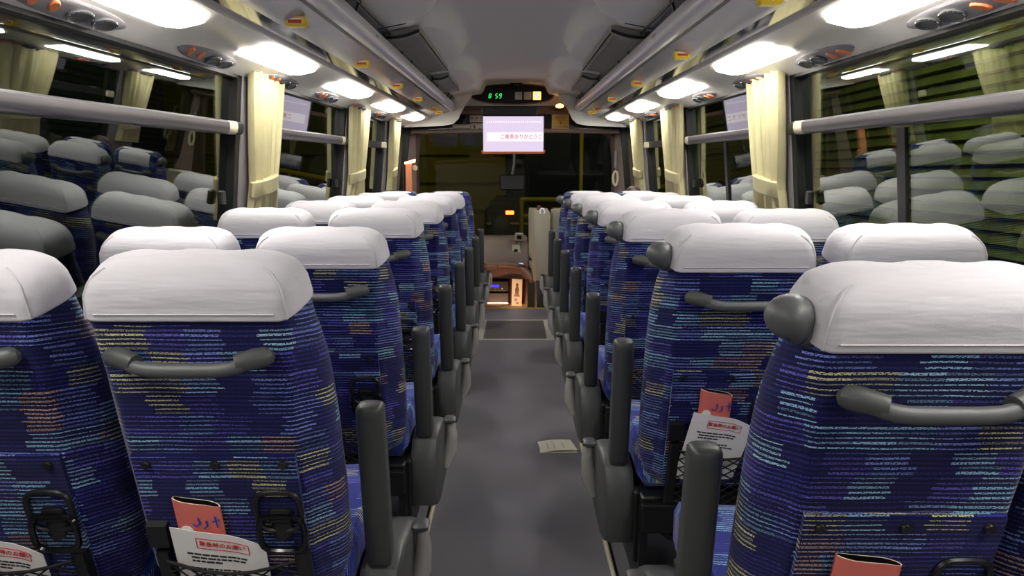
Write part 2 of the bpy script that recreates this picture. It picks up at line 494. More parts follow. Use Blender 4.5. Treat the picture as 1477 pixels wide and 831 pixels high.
# windows
WINS = [(-1.25, 3.16, 2.32), (3.56, 5.1, 4.25), (5.62, 6.62, None), (7.05, 8.15, None)]
n = 1
for sx in (-1, 1):
    for wi, (a, b, mull) in enumerate(WINS):
        W = structure(f'window_{n}'); n += 1

        def P(y, z, off, sx=sx): return (sx * (wx(z) - off), y, z + TILT * y)

        def slab(y0, y1, z0, z1, o0, o1):
            m = MB()
            m.hexa([P(y0, z0, o0), P(y1, z0, o0), P(y1, z0, o1), P(y0, z0, o1), P(y0, z1, o0), P(y1, z1, o0), P(y1, z1, o1), P(y0, z1, o1)])
            return m
        pane = MB()
        obj('pane', slab(a, b, SILL, HEADZ, -.035, -.031), 'glass', W, False)
        fr = MB()
        fw = .045
        for q in ((a, a + fw, SILL, HEADZ), (b - fw, b, SILL, HEADZ), (a, b, SILL - .03, SILL + .03), (a, b, HEADZ - .012, HEADZ + .02)):
            t = slab(*q, -.06, .002); off = len(fr.v); fr.v += t.v; fr.f += [tuple(i + off for i in f) for f in t.f]; fr.uv += t.uv; fr.mi += t.mi
        obj('frame', fr, 'blackframe', W, False)
        if mull:
            if sx > 0: obj('mullion', slab(mull - .024, mull + .024, SILL, 1.30, -.034, -.022), 'blackframe', W, False)
            # satin transom rail
            prof = []
            for j in range(12):
                q = 2 * math.pi * j / 12
                prof.append((.004 + .026 * math.cos(q) * (abs(math.cos(q)) ** -.3 if abs(math.cos(q)) > .01 else 1), 1.331 + .0275 * math.sin(q) * (abs(math.sin(q)) ** -.4 if abs(math.sin(q)) > .01 else 1)))
            rl = MB(); e = .18
            rl.loft([[P(y, z, o) for o, z in prof] for y in (a + .05, b - e)])
            obj('rail', rl, 'rail', W)
            rc = MB(); rc.loft([[P(y, z, o) for o, z in prof] for y in (b - e, b - e + .085)])
            obj('rail_end', rc, 'cream', W)
            rk = MB(); rk.loft([[P(y, z, o) for o, z in prof] for y in (b - e + .085, b - .03)])
            obj('rail_bracket', rk, 'blackframe', W)
            lt = MB(); c = P(b - .14, 1.05, -.01); lt.rbox(c[0] - .012, c[0] + .012, c[1] - .02, c[1] + .02, c[2] - .03, c[2] + .03, .006)
            obj('latch', lt, 'black', W)
        elif wi == 2:
            obj('rail', slab(a, b, 1.305, 1.357, -.03, .008), 'blackframe', W, False)
            c = P(b - .12, 1.33, .02); obj('rail_end', MB().rbox(c[0] - .02, c[0] + .02, c[1] - .04, c[1] + .04, c[2] - .027, c[2] + .027, .008), 'cream', W)

# ------------------------------------------------------------------ ceiling with scalloped air ducts
BUMPS = [-1.6, -.1, 1.4, 2.95, 4.55, 6.35, 7.7]


def duct_edge(y):
    e = .47
    for c in BUMPS:
        t = (y - c) / .74
        if abs(t) < 1: e = min(e, .47 - .175 * math.sqrt(1 - t ** 4))
    return e


def ceil_z(x, y):
    ax = abs(x)
    z = 1.983 - .07 * (min(ax, .66) / .66) ** 2
    e = duct_edge(y); t = max(0, min(1, (ax - e) / .055)); t = t * t * (3 - 2 * t)
    z -= .085 * t
    if ax > .66: z -= (ax - .66) * .12
    return z + TILT * y


xs = [-1.18, -1.0, -.8] + [-.66 + i * .022 for i in range(61)] + [.8, 1.0, 1.18]
ys = [Y0 + i * .04 for i in range(int((8.05 - Y0) / .04) + 1)]
cm = MB(); nx = len(xs)
for y in ys:
    for x in xs: cm.v.append((x, y, ceil_z(x, y)))
for i in range(len(ys) - 1):
    for j in range(nx - 1):
        a = i * nx + j; cm.face((a, a + nx, a + nx + 1, a + 1))
struct('ceiling', cm, 'ceiling', angle=80)
# seams across the ceiling panels
for k, y in enumerate((1.0, 3.72, 5.5, 7.15)):
    pth = [(x, y, ceil_z(x, y) - .001) for x in [-.66 + i * .033 for i in range(41)] if abs(x) > .52]
    m = MB()
    m.tube([p for p in pth if p[0] < 0], .0035, 5); m.tube([p for p in pth if p[0] > 0], .0035, 5)
    struct(f'trim_{10 + k}', m, 'grilledark')

# air grilles
ORD = ['nearest', 'second', 'farthest']
for sx, nm in ((-1, 'left'), (1, 'right')):
    for gi, (a, b, xi, xo) in enumerate(((1.32, 2.95, .475, .645), (3.82, 5.38, .475, .645), (5.75, 6.75, .50, .62))):
        def G(x, y, d): return (sx * x, y, 1.2 + (.640 - (x - .475) * .20) + TILT * y - d)
        T = thing('air_grille', f'grey slatted ceiling air grille above the {nm} luggage rack, {ORD[gi]} of three', 'vent', (sx * .56, (a + b) / 2, 1.9), 'ceiling air grilles')
        off = Vector(T.location)

        def hx(x0, x1, y0, y1, d0, d1, m, g=G, off=off):
            m.hexa([tuple(Vector(g(*q)) - off) for q in ((x0, y0, d1), (x1, y0, d1), (x1, y1, d1), (x0, y1, d1), (x0, y0, d0), (x1, y0, d0), (x1, y1, d0), (x0, y1, d0))])
        m = MB()
        hx(xi, xi + .024, a, b, -.02, .012, m); hx(xo - .024, xo, a, b, -.02, .012, m)
        hx(xi + .024, xo - .024, a, a + .09, -.02, .012, m); hx(xi + .024, xo - .024, b - .06, b, -.02, .012, m)
        obj('frame', m, 'grille', T, False)
        m = MB(); hx(xi + .024, xo - .024, a + .09, b - .06, -.02, .002, m); obj('backing', m, 'grilledark', T, False)
        m = MB(); ns = 15
        for i in range(ns):
            x = xi + .028 + (xo - xi - .06) * i / (ns - 1); hx(x, x + .004, a + .09, b - .06, .002, .009, m)
        tag(obj('louvers', m, 'grille', T, False), kind='stuff')
        m = MB(); hx(xi - .006, xi + .004, a + .02, b, .010, .016, m); obj('edge_strip', m, 'chrome', T, False)
        m = MB(); m.tube([tuple(Vector(G(x, a - .012, .006 + .012 * math.sin(math.pi * (x - xi) / (xo - xi)))) - off) for x in [xi + (xo - xi) * i / 8 for i in range(9)]], .008, 6)
        obj('front_lip', m, 'black', T)

# ------------------------------------------------------------------ light coves, lamps, dark mirror strips, luggage racks
COVE = [(1.14, 1.542), (1.085, 1.568), (1.03, 1.590), (.985, 1.593), (.93, 1.605), (.895, 1.620), (.862, 1.634)]


def strip(prof, y0, y1, sx, thick=.0, dn=.0):
    """profile in (x, z) swept along the body between y0 and y1, closed"""
    m = MB()
    m.loft([[(sx * x, y, z + TILT * y) for x, z in prof] for y in (y0, y1)])
    return m


RY1 = 7.72
LAMPS = [(-1.0, -.25), (.28, 1.0), (1.60, 2.28), (2.78, 3.50), (4.02, 4.82), (5.36, 6.2), (6.75, 7.5)]
NEAR = ['farthest behind the viewer', 'nearest behind the viewer', 'nearest ahead', 'second nearest', 'third nearest', 'second farthest', 'farthest']
tn = 20
for sx, nm in ((-1, 'left'), (1, 'right')):
    back = [(x - .0, z + .05) for x, z in reversed(COVE)]
    struct(f'trim_{tn}', strip(COVE + back, Y0, 8.0, sx), 'cove', angle=60); tn += 1
    struct(f'trim_{tn}', strip([(.872, 1.628), (.858, 1.632), (.848, 1.640), (.846, 1.652), (.858, 1.656), (.87, 1.65)], Y0, 7.9, sx), 'trimmetal'); tn += 1
    struct(f'trim_{tn}', strip([(.858, 1.640), (.792, 1.651), (.792, 1.66), (.858, 1.656)], Y0, 7.9, sx), 'mirror', smooth=False); tn += 1
    for li, (a, b) in enumerate(LAMPS):
        prof = [(1.026, 1.588), (.985, 1.591), (.93, 1.603), (.893, 1.618)]
        T = thing('ceiling_lamp', f'white lit cove lamp under the {nm} luggage rack, {NEAR[li]} of its row', 'lamp', (sx * .95, (a + b) / 2, 1.62 + TILT * (a + b) / 2), 'lit cove lamps')
        off = Vector(T.location); m = MB()
        L = b - a; ring = []
        N = 16
        rings = []
        for i in range(N + 1):
            t = i / N; y = a + L * t
            e = min(1, min(t, 1 - t) * L / .06); e = math.sqrt(max(0, 1 - (1 - e) ** 2))
            lo = .5 - .5 * max(.55, e); ln = []
            for j in range(7):
                f = lo + (1 - 2 * lo) * j / 6
                f = f * 3; q = min(2, int(f)); r = f - q
                x = prof[q][0] + (prof[q + 1][0] - prof[q][0]) * r; z = prof[q][1] + (prof[q + 1][1] - prof[q][1]) * r
                ln.append(Vector((sx * x, y, z + TILT * y - .004)) - off)
            ln += [p + Vector((0, 0, .012)) for p in reversed(ln)]
            rings.append(ln)
        m.loft(rings)
        obj('diffuser', m, 'lamp', T)

    # service panels (reading light and air outlet groups) along the cove
    for pi, y in enumerate((1.90, 2.72, 3.55, 4.4, 5.25, 6.1, 6.9)):
        nmz = ['nearest', 'second nearest', 'third nearest', 'fourth nearest', 'third farthest', 'second farthest', 'farthest'][pi]
        T = thing('service_panel', f'small grey air outlet panel above the {nm} windows, {nmz} of its row', 'vent', (sx * 1.088, y, 1.564 + TILT * y), 'air outlet panels above the windows')
        q = Vector((sx * 1, 0, .42)); nrm = Vector((-sx * .4, 0, -.92)).normalized(); up = Vector((0, 1, TILT)).normalized(); sd = nrm.cross(up).normalized()
        m = MB(); ring = lambda k, o: [sd * math.cos(t) * .040 * k + up * math.sin(t) * .24 * k + nrm * o for t in [2 * math.pi * j / 24 for j in range(24)]]
        m.loft([ring(1, -.01), ring(1, .002), ring(.9, .006), ring(.6, .007)]); obj('base', m, 'wall', T)
        for dy in (.02, .13):
            m = MB(); c = up * dy + nrm * .008
            rr = lambda k, o: [c + sd * math.cos(t) * .026 * k + up * math.sin(t) * .045 * k + nrm * o for t in [2 * math.pi * j / 16 for j in range(16)]]
            m.loft([rr(1, -.005), rr(1.05, .004), rr(.9, .009), rr(.72, .004), rr(.6, .003)])
            v_ = obj('air_outlet', m, 'grey', T)
            m = MB(); m.loop([c + sd * math.cos(t) * .0255 + up * math.sin(t) * .044 + nrm * .006 for t in [2 * math.pi * j / 16 for j in range(16)]], .0028, 5); obj('rim', m, 'chrome', v_)
        for dy in (-.09, -.17):
            obj('call_button', MB().disc(up * dy + nrm * .005 + sd * .004, nrm, .014, .008, 12, 0, .028), 'orangebtn', T)

    # luggage rack
    R = thing('luggage_rack', f'glossy grey overhead luggage rack with rounded edge along the {nm} side', 'rack', (0, 0, 0), 'overhead luggage racks')
    und = [(.792, 1.651), (.73, 1.672), (.668, 1.6925), (.668, 1.705), (.73, 1.70), (.85, 1.70), (1.15, 1.70), (1.15, 1.69)]
    obj('shelf', strip(und, Y0, RY1, sx), 'rack', R)
    obj('edge_groove', strip([(.672, 1.691), (.655, 1.6945), (.650, 1.703), (.655, 1.712), (.672, 1.71)], Y0, RY1, sx), 'grey', R)
    lip = []
    for j in range(9):
        t = math.radians(-70 - 130 * j / 8)
        lip.append((.638 + .036 * math.cos(t), 1.729 + .036 * math.sin(t)))
    lip = [(.658, 1.694)] + lip + [(.608, 1.752), (.612, 1.766), (.622, 1.768), (.634, 1.75)]
    obj('edge_rail', strip(lip, Y0, RY1, sx), 'alu', R)
    m = MB(); m.tube([(sx * .622, y, 1.820 + TILT * y) for y in (Y0, RY1)], .006, 8); obj('guard_rail', m, 'black', R)
    for y in (-.6, .5, .85, 1.65, 1.98, 3.08, 4.27, 4.66, 5.78, 6.15, 7.1, 7.4):
        m = MB(); m.tube([(sx * .640, y, 1.745 + TILT * y), (sx * .632, y, 1.79 + TILT * y), (sx * .622, y, 1.822 + TILT * y)], [.008, .007, .007], 6)
        m.ell((sx * .622, y, 1.821 + TILT * y), (.011, .013, .011), 8, 5); obj('post', m, 'black', R)
    for y in (1.9, 3.35, 5.0, 6.6):
        pl = MB(); t = TILT * y
        pl.hexa([(sx * .6085, y - .035, 1.712 + t), (sx * .6145, y - .035, 1.712 + t), (sx * .6145, y + .035, 1.712 + t), (sx * .6085, y + .035, 1.712 + t),
                 (sx * .5985, y - .035, 1.742 + t), (sx * .604, y - .035, 1.742 + t), (sx * .604, y + .035, 1.742 + t), (sx * .5985, y + .035, 1.742 + t)])
        p_ = obj('row_plate', pl, 'white', R, False)
        mk = MB()
        for dy in (-.018, .012):
            for dz in (.004, .018):
                x = .6078 - (dz) * .333
                mk.hexa([(sx * (x - .0008), y + dy - .008, 1.712 + dz + t), (sx * (x + .001), y + dy - .008, 1.712 + dz + t), (sx * (x + .001), y + dy + .008, 1.712 + dz + t), (sx * (x - .0008), y + dy + .008, 1.712 + dz + t),
                         (sx * (x - .0041), y + dy - .008, 1.721 + dz + t), (sx * (x - .0023), y + dy - .008, 1.721 + dz + t), (sx * (x - .0023), y + dy + .008, 1.721 + dz + t), (sx * (x - .0041), y + dy + .008, 1.721 + dz + t)])
        obj('pictogram', mk, 'grey', p_, False)
    # end panel of the rack against the front bulkhead
    ep = [(.395, 2.105), (.44, 2.02), (.485, 1.95), (.53, 1.885), (.565, 1.82), (.59, 1.765), (.64, 1.72), (.74, 1.70), (1.15, 1.685), (1.15, 1.9), (1.1, 2.03), (.7, 2.09)]
    m = MB(); m.prism([(sx * x, z + .0) for x, z in ep], 'y', RY1, RY1 + .02); obj('end_panel', m, 'ceiling', R, False)
    m = MB(); m.tube([(sx * (x - .006), RY1 + .006, z) for x, z in ep[:9]], .007, 6); obj('end_edge', m, 'white', R)

    ytag = (2.68, 3.806, 4.903, 5.937, 7.10, 7.55) if sx < 0 else (2.317, 3.506, 4.754, 5.956, 7.05, 7.55)
    for ti, y in enumerate(ytag):
        o1 = ['nearest', 'second nearest', 'third nearest', 'third farthest', 'second farthest', 'farthest'][ti]
        T = thing('yellow_tag', f'small yellow box with red label under the {nm} luggage rack, {o1}', 'tag', (sx * .735, y * .967, 1.672 + TILT * y * .967), 'yellow boxes under the racks')
        m = MB(); m.loft([[(-.033, -.026, 0), (.033, -.026, 0), (.033, .026, 0), (-.033, .026, 0)], [(-.033, -.024, -.022), (.033, -.024, -.022), (.033, .026, -.022), (-.033, .026, -.022)], [(-.027, -.012, -.03), (.027, -.012, -.03), (.027, .018, -.03), (-.027, .018, -.03)]])
        obj('body', m, 'yellow', T, False)
        obj('label_red', MB().box(-.022, .022, -.0265, -.0235, -.020, -.010), 'red', T, False)
        obj('label_white', MB().box(-.022, .022, -.0268, -.0238, -.010, -.005), 'white', T, False)


# ------------------------------------------------------------------ curtains
def curtain(sx, y0, y1, label, seed):
    rnd = random.Random(seed)
    top, bot, tie = 1.582, .93, 1.09
    T = thing('curtain', label, 'curtain', (0, 0, 0), 'cream tied curtains')
    ph = [rnd.uniform(0, 6.28) for _ in range(4)]
    yc = (y0 + y1) / 2; hw = (y1 - y0) / 2

    def ring(z):
        if z >= tie: g = 1 - .30 * (max(0, top - z) / (top - tie)) ** 1.6
        else: g = .70 + .12 * min(1, (tie - z) / .15)
        amp = .010 + .007 * (1 - abs(z - tie) / .6)
        fr, bk = [], []
        N = 60
        for i in range(N + 1):
            t = i / N; y = yc - sx * 0 + (t * 2 - 1) * hw * g + .02 * math.sin(z * 2 + ph[3]) * (1 - t)
            wv = .8 * math.sin(t * 6.28 * 5.3 + ph[0] + z * .6) + .5 * math.sin(t * 6.28 * 9.6 + ph[1] - z * .5)
            base = wx(z) - .036
            fr.append((sx * (base - .012 - amp * wv), y, z + TILT * yc))
            bk.append((sx * (base + .012 - amp * wv * .6), y, z + TILT * yc))
        return fr + bk[::-1]
    zs = [bot + (top - bot) * i / 22 for i in range(23)]
    m = MB(); m.loft([ring(z) for z in zs]); obj('cloth', m, 'curtain', T, True, 60)
    m = MB(); rr = []
    for dz, k in ((-.035, 0), (-.03, .006), (.03, .006), (.035, 0)):
        N = 16; q = []
        for j in range(N):
            a = 2 * math.pi * j / N
            z = tie + dz
            q.append((sx * (wx(z) - .047 + (.034 + k) * math.cos(a)), yc + (hw * .72 + k) * math.sin(a), z + TILT * yc + .02 * math.sin(a)))
        rr.append(q)
    m.loft(rr); obj('tieback', m, 'curtain', T)


for i, (a, b) in enumerate(((3.13, 3.58), (5.02, 5.68), (6.68, 7.12))):
    o = ['nearest', 'second', 'farthest'][i]
    curtain(1, a, b, f'cream curtain tied back at the right window pillars, {o} of three', 3 + i)
    curtain(-1, a + .02, b, f'cream curtain tied back at the left window pillars, {o} of three', 13 + i)

# ------------------------------------------------------------------ seats
RC = math.radians(16); SL = .755
AX = Vector((0, -math.sin(RC), math.cos(RC))); FW = Vector((0, math.cos(RC), math.sin(RC))); BASE = Vector((0, .197, .32))
#        s    wb    wf    T     d0
TAB = [(0.0, .120, .165, .085, .020), (.03, .150, .192, .125, .006), (.10, .160, .205, .150, 0), (.30, .160, .206, .158, 0), (.55, .160, .206, .156, 0), (.70, .161, .203, .150, 0),
       (.78, .164, .196, .142, 0), (.84, .166, .188, .136, 0), (.90, .166, .184, .130, 0), (.94, .163, .180, .122, .003), (.965, .157, .172, .110, .010), (.985, .144, .158, .090, .020), (1.0, .116, .128, .052, .040)]


def sec(s, off=0.0, wmax=None):
    wb, wf, T, d0 = lerp_table(TAB, s)
    wb += off; wf += off
    ch = .012 + .006 if s < .8 else (.018 * max(0, (.9 - s) / .1) - .010 * min(1, max(0, (s - .9) / .08)) if s > .8 else .018)
    c = [(0, -off), (wb - .03, -off), (wb - .006, .0 - off * .6), (wb + .006, .022), (wf - .006, .40 * T), (wf, .68 * T), (wf - .008, .93 * T + off), (wf - .035, T + .012 + off), (wf - .075, T + off), (wf - .11, T - ch * .66 + off), (.03, T - ch + off)]
    c = [(x, d0 + d * 1.0) for x, d in c]
    full = c + [(-x, d) for x, d in reversed(c[1:])]
    # start the ring at the front so that the UV seam is hidden
    k = len(c) - 1; full = full[k:] + full[:k]
    for _ in range(1):
        o = []
        for i, p in enumerate(full):
            q = full[(i + 1) % len(full)]
            o += [(p[0] * .75 + q[0] * .25, p[1] * .75 + q[1] * .25), (p[0] * .25 + q[0] * .75, p[1] * .25 + q[1] * .75)]
        full = o
    O = BASE + AX * (s * SL + (off if s > .9 else 0) * max(0, (s - .9) / .1))
    return [O + Vector((x, 0, 0)) + FW * d for x, d in full]


SS = [0, .012, .03, .06, .10, .16, .23, .30, .38, .46, .54, .62, .68, .73, .77, .80, .83, .86, .89, .92, .94, .955, .97, .98, .99, 1.0]
SCV = .893


def bp(x, z, out=0.0):
    """a point on the backrest's rear face at height z, out metres behind it"""
    s = (z - BASE.z) / (AX.z * SL)
    p = BASE + AX * (s * SL) - FW * out
    return Vector((x, p.y, p.z))


def mesh_backrest():
    m = MB(); m.loft([sec(s) for s in SS], vs=[s * SL for s in SS])
    for i, (f, q) in enumerate(zip(m.f, m.uv)):
        if len(f) == 4: m.uv[i] = tuple((u, v + .38 * (Vector(m.v[k]) - BASE).dot(FW)) for k, (u, v) in zip(f, q))
    return m


def mesh_cover():
    ss = [SCV - .004, SCV, SCV + .003] + [s for s in SS if s > SCV + .004]
    m = MB(); m.loft([sec(s, .002 if i == 0 else .0055) for i, s in enumerate(ss)], cap0=False); return m


def front_cover():
    """a narrower strip of cloth laid over the head of the front row seats"""
    m = MB(); rings = []
    hw = .118
    path = []
    for s in [SCV - .02, SCV, .88, .92, .95, .975, .992]: path.append(BASE + AX * (s * SL) + FW * (lerp_table(TAB, s)[3] - .007))
    path.append(BASE + AX * (1.012 * SL) + FW * .065)
    for s in [.992, .97, .94, .9, SCV]:
        q = lerp_table(TAB, s); path.append(BASE + AX * (s * SL) + FW * (q[3] + q[2] + .006))
    for i, p in enumerate(path):
        a = path[max(0, i - 1)]; b = path[min(len(path) - 1, i + 1)]; t = (b - a).normalized(); nn = Vector((1, 0, 0)).cross(t)
        drop = [Vector((x, 0, -.10 * (abs(x) / hw) ** 6 * .06)) for x in (-hw, -hw * .8, -.04, .04, hw * .8, hw)]
        rings.append([p + d for d in drop] + [p + d - nn * .004 for d in reversed(drop)])
    m.loft(rings); return m


def add_seat_parts(T, aisle, knob, front):
    """aisle: -1 / +1 side of the aisle armrest, 0 for a window seat"""
    obj('backrest', mesh_backrest(), 'fabric', T, True, 70)
    if front:
        obj('headrest_cover', front_cover(), 'cover', T, True, 60)
    else:
        cv = obj('headrest_cover', mesh_cover(), 'cover', T, True, 75)
        for sx in (-1, 1):
            pts = []
            for q in [SCV + i * (1 - SCV) / 14 for i in range(15)]:
                wb, wf, t_, d0 = lerp_table(TAB, q); O = BASE + AX * (q * SL)
                ring = sec(q, .0055)
                p = min(ring, key=lambda v: (v - (O + Vector((sx * (wb + .006), 0, 0)) + FW * (d0 + .006))).length)
                pts.append(p + AX * (.0 if q < .99 else .001))
            pts = pts[:-1]
            m = MB(); m.tube(pts, .0024, 5); obj('seam', m, 'seam', cv)
        m = MB(); O_ = SCV + .016
        m.tube([BASE + AX * (O_ * SL) + Vector((x, 0, 0)) - FW * .0058 for x in (-.15, -.05, .05, .15)], .0016, 4); obj('hem_stitch', m, 'seam', cv)
    # grab handle on the back
    zc = .905
    m = MB(); pth = []
    for i in range(17):
        t = -1 + 2 * i / 16; x = .118 * t
        pth.append(bp(x, zc - .012 * (1 - t ** 4) + .004, .012 + .030 * (1 - abs(t) ** 5)))
    m.tube(pth, .0125, 10); gh = obj('grab_handle', m, 'handle', T)
    for sx in (-1, 1):
        m = MB()
        c = bp(sx * .118, zc + .003, .006)
        m.tube([bp(sx * q, zc + .003 - (.139 - q) * .06, o) for q, o in ((.139, .006), (.136, .010), (.128, .014), (.112, .019), (.090, .030), (.083, .033))], [.006, .014, .0175, .018, .0165, .0155], 12)
        obj('end_cap', m, 'grey', gh)
    # flap over the lower back with three snap buttons
    m = MB(); rings = []
    for z in (.345, .35, .42, .50, .58, .66, .699, .704):
        e = .004 if z in (.345, .704) else 0
        hw = .150
        o = .008 - e
        rings.append([bp(x, z, o) for x in (-hw, -hw * .5, 0, hw * .5, hw)] + [bp(x, z, -.006) for x in (hw, 0, -hw)])
    m.loft(rings); fp = obj('back_panel', m, 'fabric', T, True, 30)
    for x in (-.124, .002, .126):
        m = MB(); p = bp(x, .684, .007); m.disc(p, -FW, .0088, .007, 12); obj('snap_button', m, 'black', fp)
    # seat pocket: plastic posts and an elastic net
    m = MB(); P = lambda x, z, o: bp(x, z, o)
    for x, zt in ((-.128, .492), (.138, .49)):
        m.loft([[P(x + a, z, o) for a, o in ((-.014, .006), (.014, .006), (.011, .026), (-.011, .026))] for z in (.30, .45, zt - .012, zt)])
    m.loft([[P(x, z, o) for z, o in ((.29, .006), (.325, .006), (.325, .028), (.29, .028))] for x in (-.142, .152)])
    pk = obj('seat_pocket', m, 'black', T, True, 30)
    m = MB(); zt = .505
    m.loft([[P(x, z, o) for z, o in ((zt - .004, .006), (zt + .052, .006), (zt + .048, .022), (zt, .024))] for x in (-.148, -.144, -.114, -.110)]); obj('clip', m, 'black', pk, True, 40)
    m = MB()

    def netp(i, j, nj):
        t = j / nj; x = -.118 + .246 * i / 6; sag = .016 * math.sin(math.pi * i / 6)
        return P(x, .312 + (.478 - sag - .312) * t, .030 + .016 * math.sin(math.pi * i / 6))
    m.tube([netp(i, 6, 6) for i in range(7)], .0035, 5); m.tube([netp(i, 0, 6) for i in range(7)], .003, 5)
    for k in range(-6, 7):
        a = [netp(k + j, j, 6) for j in range(7) if 0 <= k + j <= 6]
        b = [netp(6 - k - j, j, 6) for j in range(7) if 0 <= k + j <= 6]
        for q in (a, b):
            if len(q) > 1: m.tube(q, .0019, 4)
    tag(obj('net', m, 'cord', pk), kind='stuff')
    # folding cup holder
    def rr(cx, cz, w_, h_, o0, o1, n=20):
        return [P(cx + w_ * math.copysign(abs(math.cos(t)) ** .55, math.cos(t)), cz + h_ * math.copysign(abs(math.sin(t)) ** .55, math.sin(t)), o0 + (o1 - o0) * (.5 - .5 * math.sin(t))) for t in [2 * math.pi * j / n for j in range(n)]]
    m = MB(); m.rbox(-.022, .022, -.008, .008, -.016, .016, .004); p = P(.108, .572, .010); m.v = [tuple(Vector(q) + p) for q in m.v]
    m.ell(P(.108, .545, .012), (.022, .010, .030), 10, 6)
    ch = obj('cup_holder', m, 'black', T)
    m = MB(); m.loop(rr(.106, .583, .042, .042, .012, .016), .0055, 7); obj('stay', m, 'black', ch)
    m = MB(); m.loop(rr(.110, .540, .043, .036, .020, .030), .006, 7); obj('cup_ring', m, 'blackgloss', ch)
    # cushion
    m = MB(); rings = []
    for y, hw, z0, z1 in ((.255, .19, .32, .40), (.27, .20, .305, .415), (.36, .202, .30, .425), (.55, .202, .30, .435), (.66, .202, .30, .44), (.71, .20, .31, .43), (.735, .18, .34, .40)):
        c = [(-hw + .03, z1), (-hw + .012, z1 + .004), (-hw, z1 - .02), (-hw, z0 + .03), (-hw + .02, z0), (hw - .02, z0), (hw, z0 + .03), (hw, z1 - .02), (hw - .012, z1 + .004), (hw - .03, z1), (0, z1 - .01)]
        rings.append([(x, y, z) for x, z in reversed(c)])
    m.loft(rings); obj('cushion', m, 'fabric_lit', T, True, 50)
    # frame under the seat
    m = MB(); m.rbox(-.2025, .2025, .175, .205, .205, .285, .004); m.rbox(-.2, .2, .205, .70, .262, .30, .005); m.rbox(-.2025, .2025, .172, .18, .278, .29, .002)
    obj('seat_frame', m, 'black', T, True, 30)
    m = MB(); a = -1 if aisle == 0 else aisle
    m.loft([[(a * x, y, z) for x, y in q] for z, q in ((0, ((.178, .20), (.2025, .20), (.2025, .52), (.178, .52))), (.10, ((.182, .205), (.203, .205), (.203, .50), (.182, .50))), (.265, ((.182, .19), (.203, .19), (.203, .46), (.182, .46))))])
    obj('leg', m, 'black', T, True, 30)
    m = MB(); m.rbox(-.205, -.185, .3, .5, 0, .265, .004) if a > 0 else m.rbox(.185, .205, .3, .5, 0, .265, .004); obj('leg', m, 'black', T, True, 30)
    m = MB(); m.tube([(-a * .16, .19, .20), (-a * .10, .21, .165), (a * .05, .21, .16), (a * .12, .20, .19), (a * .15, .19, .22)], .014, 8); obj('footrest_bar', m, 'black', T)
    if aisle:
        # folded-up armrest, its console with pivot, and the recline lever
        m = MB(); rings = []
        for t, hx, hy in ((0, .018, .020), (.02, .024, .028), (.06, .0265, .031), (.5, .0265, .033), (.93, .0265, .031), (.975, .0262, .029), (.992, .024, .024), (1.0, .019, .018)):
            c = Vector((aisle * .252, .335 - .07 * t, .345 + .398 * t)); b = .008
            rings.append([c + Vector((x, y, 0)) for x, y in ((-hx + b, -hy), (hx - b, -hy), (hx, -hy + b), (hx, hy - b), (hx - b, hy), (-hx + b, hy), (-hx, hy - b), (-hx, -hy + b))])
        m.loft(rings); obj('armrest', m, 'arm', T, True, 50)
        m = MB(); prof = [(.27, .13), (.32, .105), (.60, .12), (.68, .16), (.70, .24), (.66, .30), (.55, .345), (.40, .365), (.30, .352), (.265, .30), (.26, .20)]
        c = Vector((.47, .24)); rings = []
        for x, k in ((.212, .97), (.225, 1.0), (.275, 1.0), (.292, .96), (.300, .86)):
            rings.append([(aisle * x, c.x + (y - c.x) * k, c.y + (z - c.y) * k) for y, z in prof])
        m.loft(rings); sc = obj('side_cover', m, 'grey', T, True, 40)
        m = MB(); m.tube([(aisle * .300, .50, .17), (aisle * .318, .515, .23), (aisle * .322, .53, .29), (aisle * .318, .53, .335)], [.016, .026, .020, .015], 10); lv = obj('recline_lever', m, 'lever', T)
        m = MB(); m.rbox(aisle * .316 - .02, aisle * .316 + .02, .505, .56, .33, .35, .006); obj('lever_cap', m, 'grey', lv)
        m = MB(); m.rbox(*sorted((aisle * .19, aisle * .215)), .24, .50, .08, .30, .006); obj('bracket', m, 'black', T)
    if knob:
        m = MB(); a = aisle
        def fn(p, d):
            q = Vector(p); q.z -= .010 * max(0, -d.z) * (1 if d.x * a < 0 else .2)
            if d.x * a < -.1: q.y += .004
            return q
        p = BASE + AX * (.927 * SL) + FW * .052
        m.ell((a * .197, p.y, p.z), (.036, .040, .031), 18, 12, 0, fn)
        m.tube([(a * .150, p.y + .01, p.z - .012), (a * .172, p.y + .004, p.z - .016), (a * .186, p.y, p.z - .014)], [.030, .031, .026], 14)
        obj('shoulder_grip', m, 'handle', T, True, 70)


CAT = 'bus seat'
XA = {'left': -.55, 'right': .558}; XW = {'left': -.98, 'right': .970}
YR = {'left': [1.20 + .82 * i for i in range(7)], 'right': [.95 + .82 * i for i in range(7)]}
DIST = ['nearest', 'second nearest', 'third nearest', 'fourth nearest', 'third farthest', 'second farthest', 'farthest']
for side in ('left', 'right'):
    for col in ('aisle', 'window'):
        protos = {}
        for i in range(7):
            front = i == 6
            x = (XA if col == 'aisle' else XW)[side]
            label = (f'blue seat with narrow white cover, farthest in the {col} column left of the walkway' if front else
                     f'blue striped seat with white cover, {DIST[i]} in the {col} column left of the walkway')
            label = label.replace('left of', f'{side} of')
            if front not in protos:
                if i == 0 and side == 'right': x += .02
                T = thing('bus_seat', label, CAT, (x, YR[side][i], 0), 'blue striped bus seats')
                a = 0 if col == 'window' else (1 if side == 'left' else -1)
                add_seat_parts(T, a, bool(a) and side == 'right', front)
                protos[front] = T; index_children(T)
            else:
                T = copy_tree(protos[front]); T.location = (x, YR[side][i], 0); T['label'] = label
            if side == 'left': T.scale = (1, 1, .976 if i == 1 else .992)


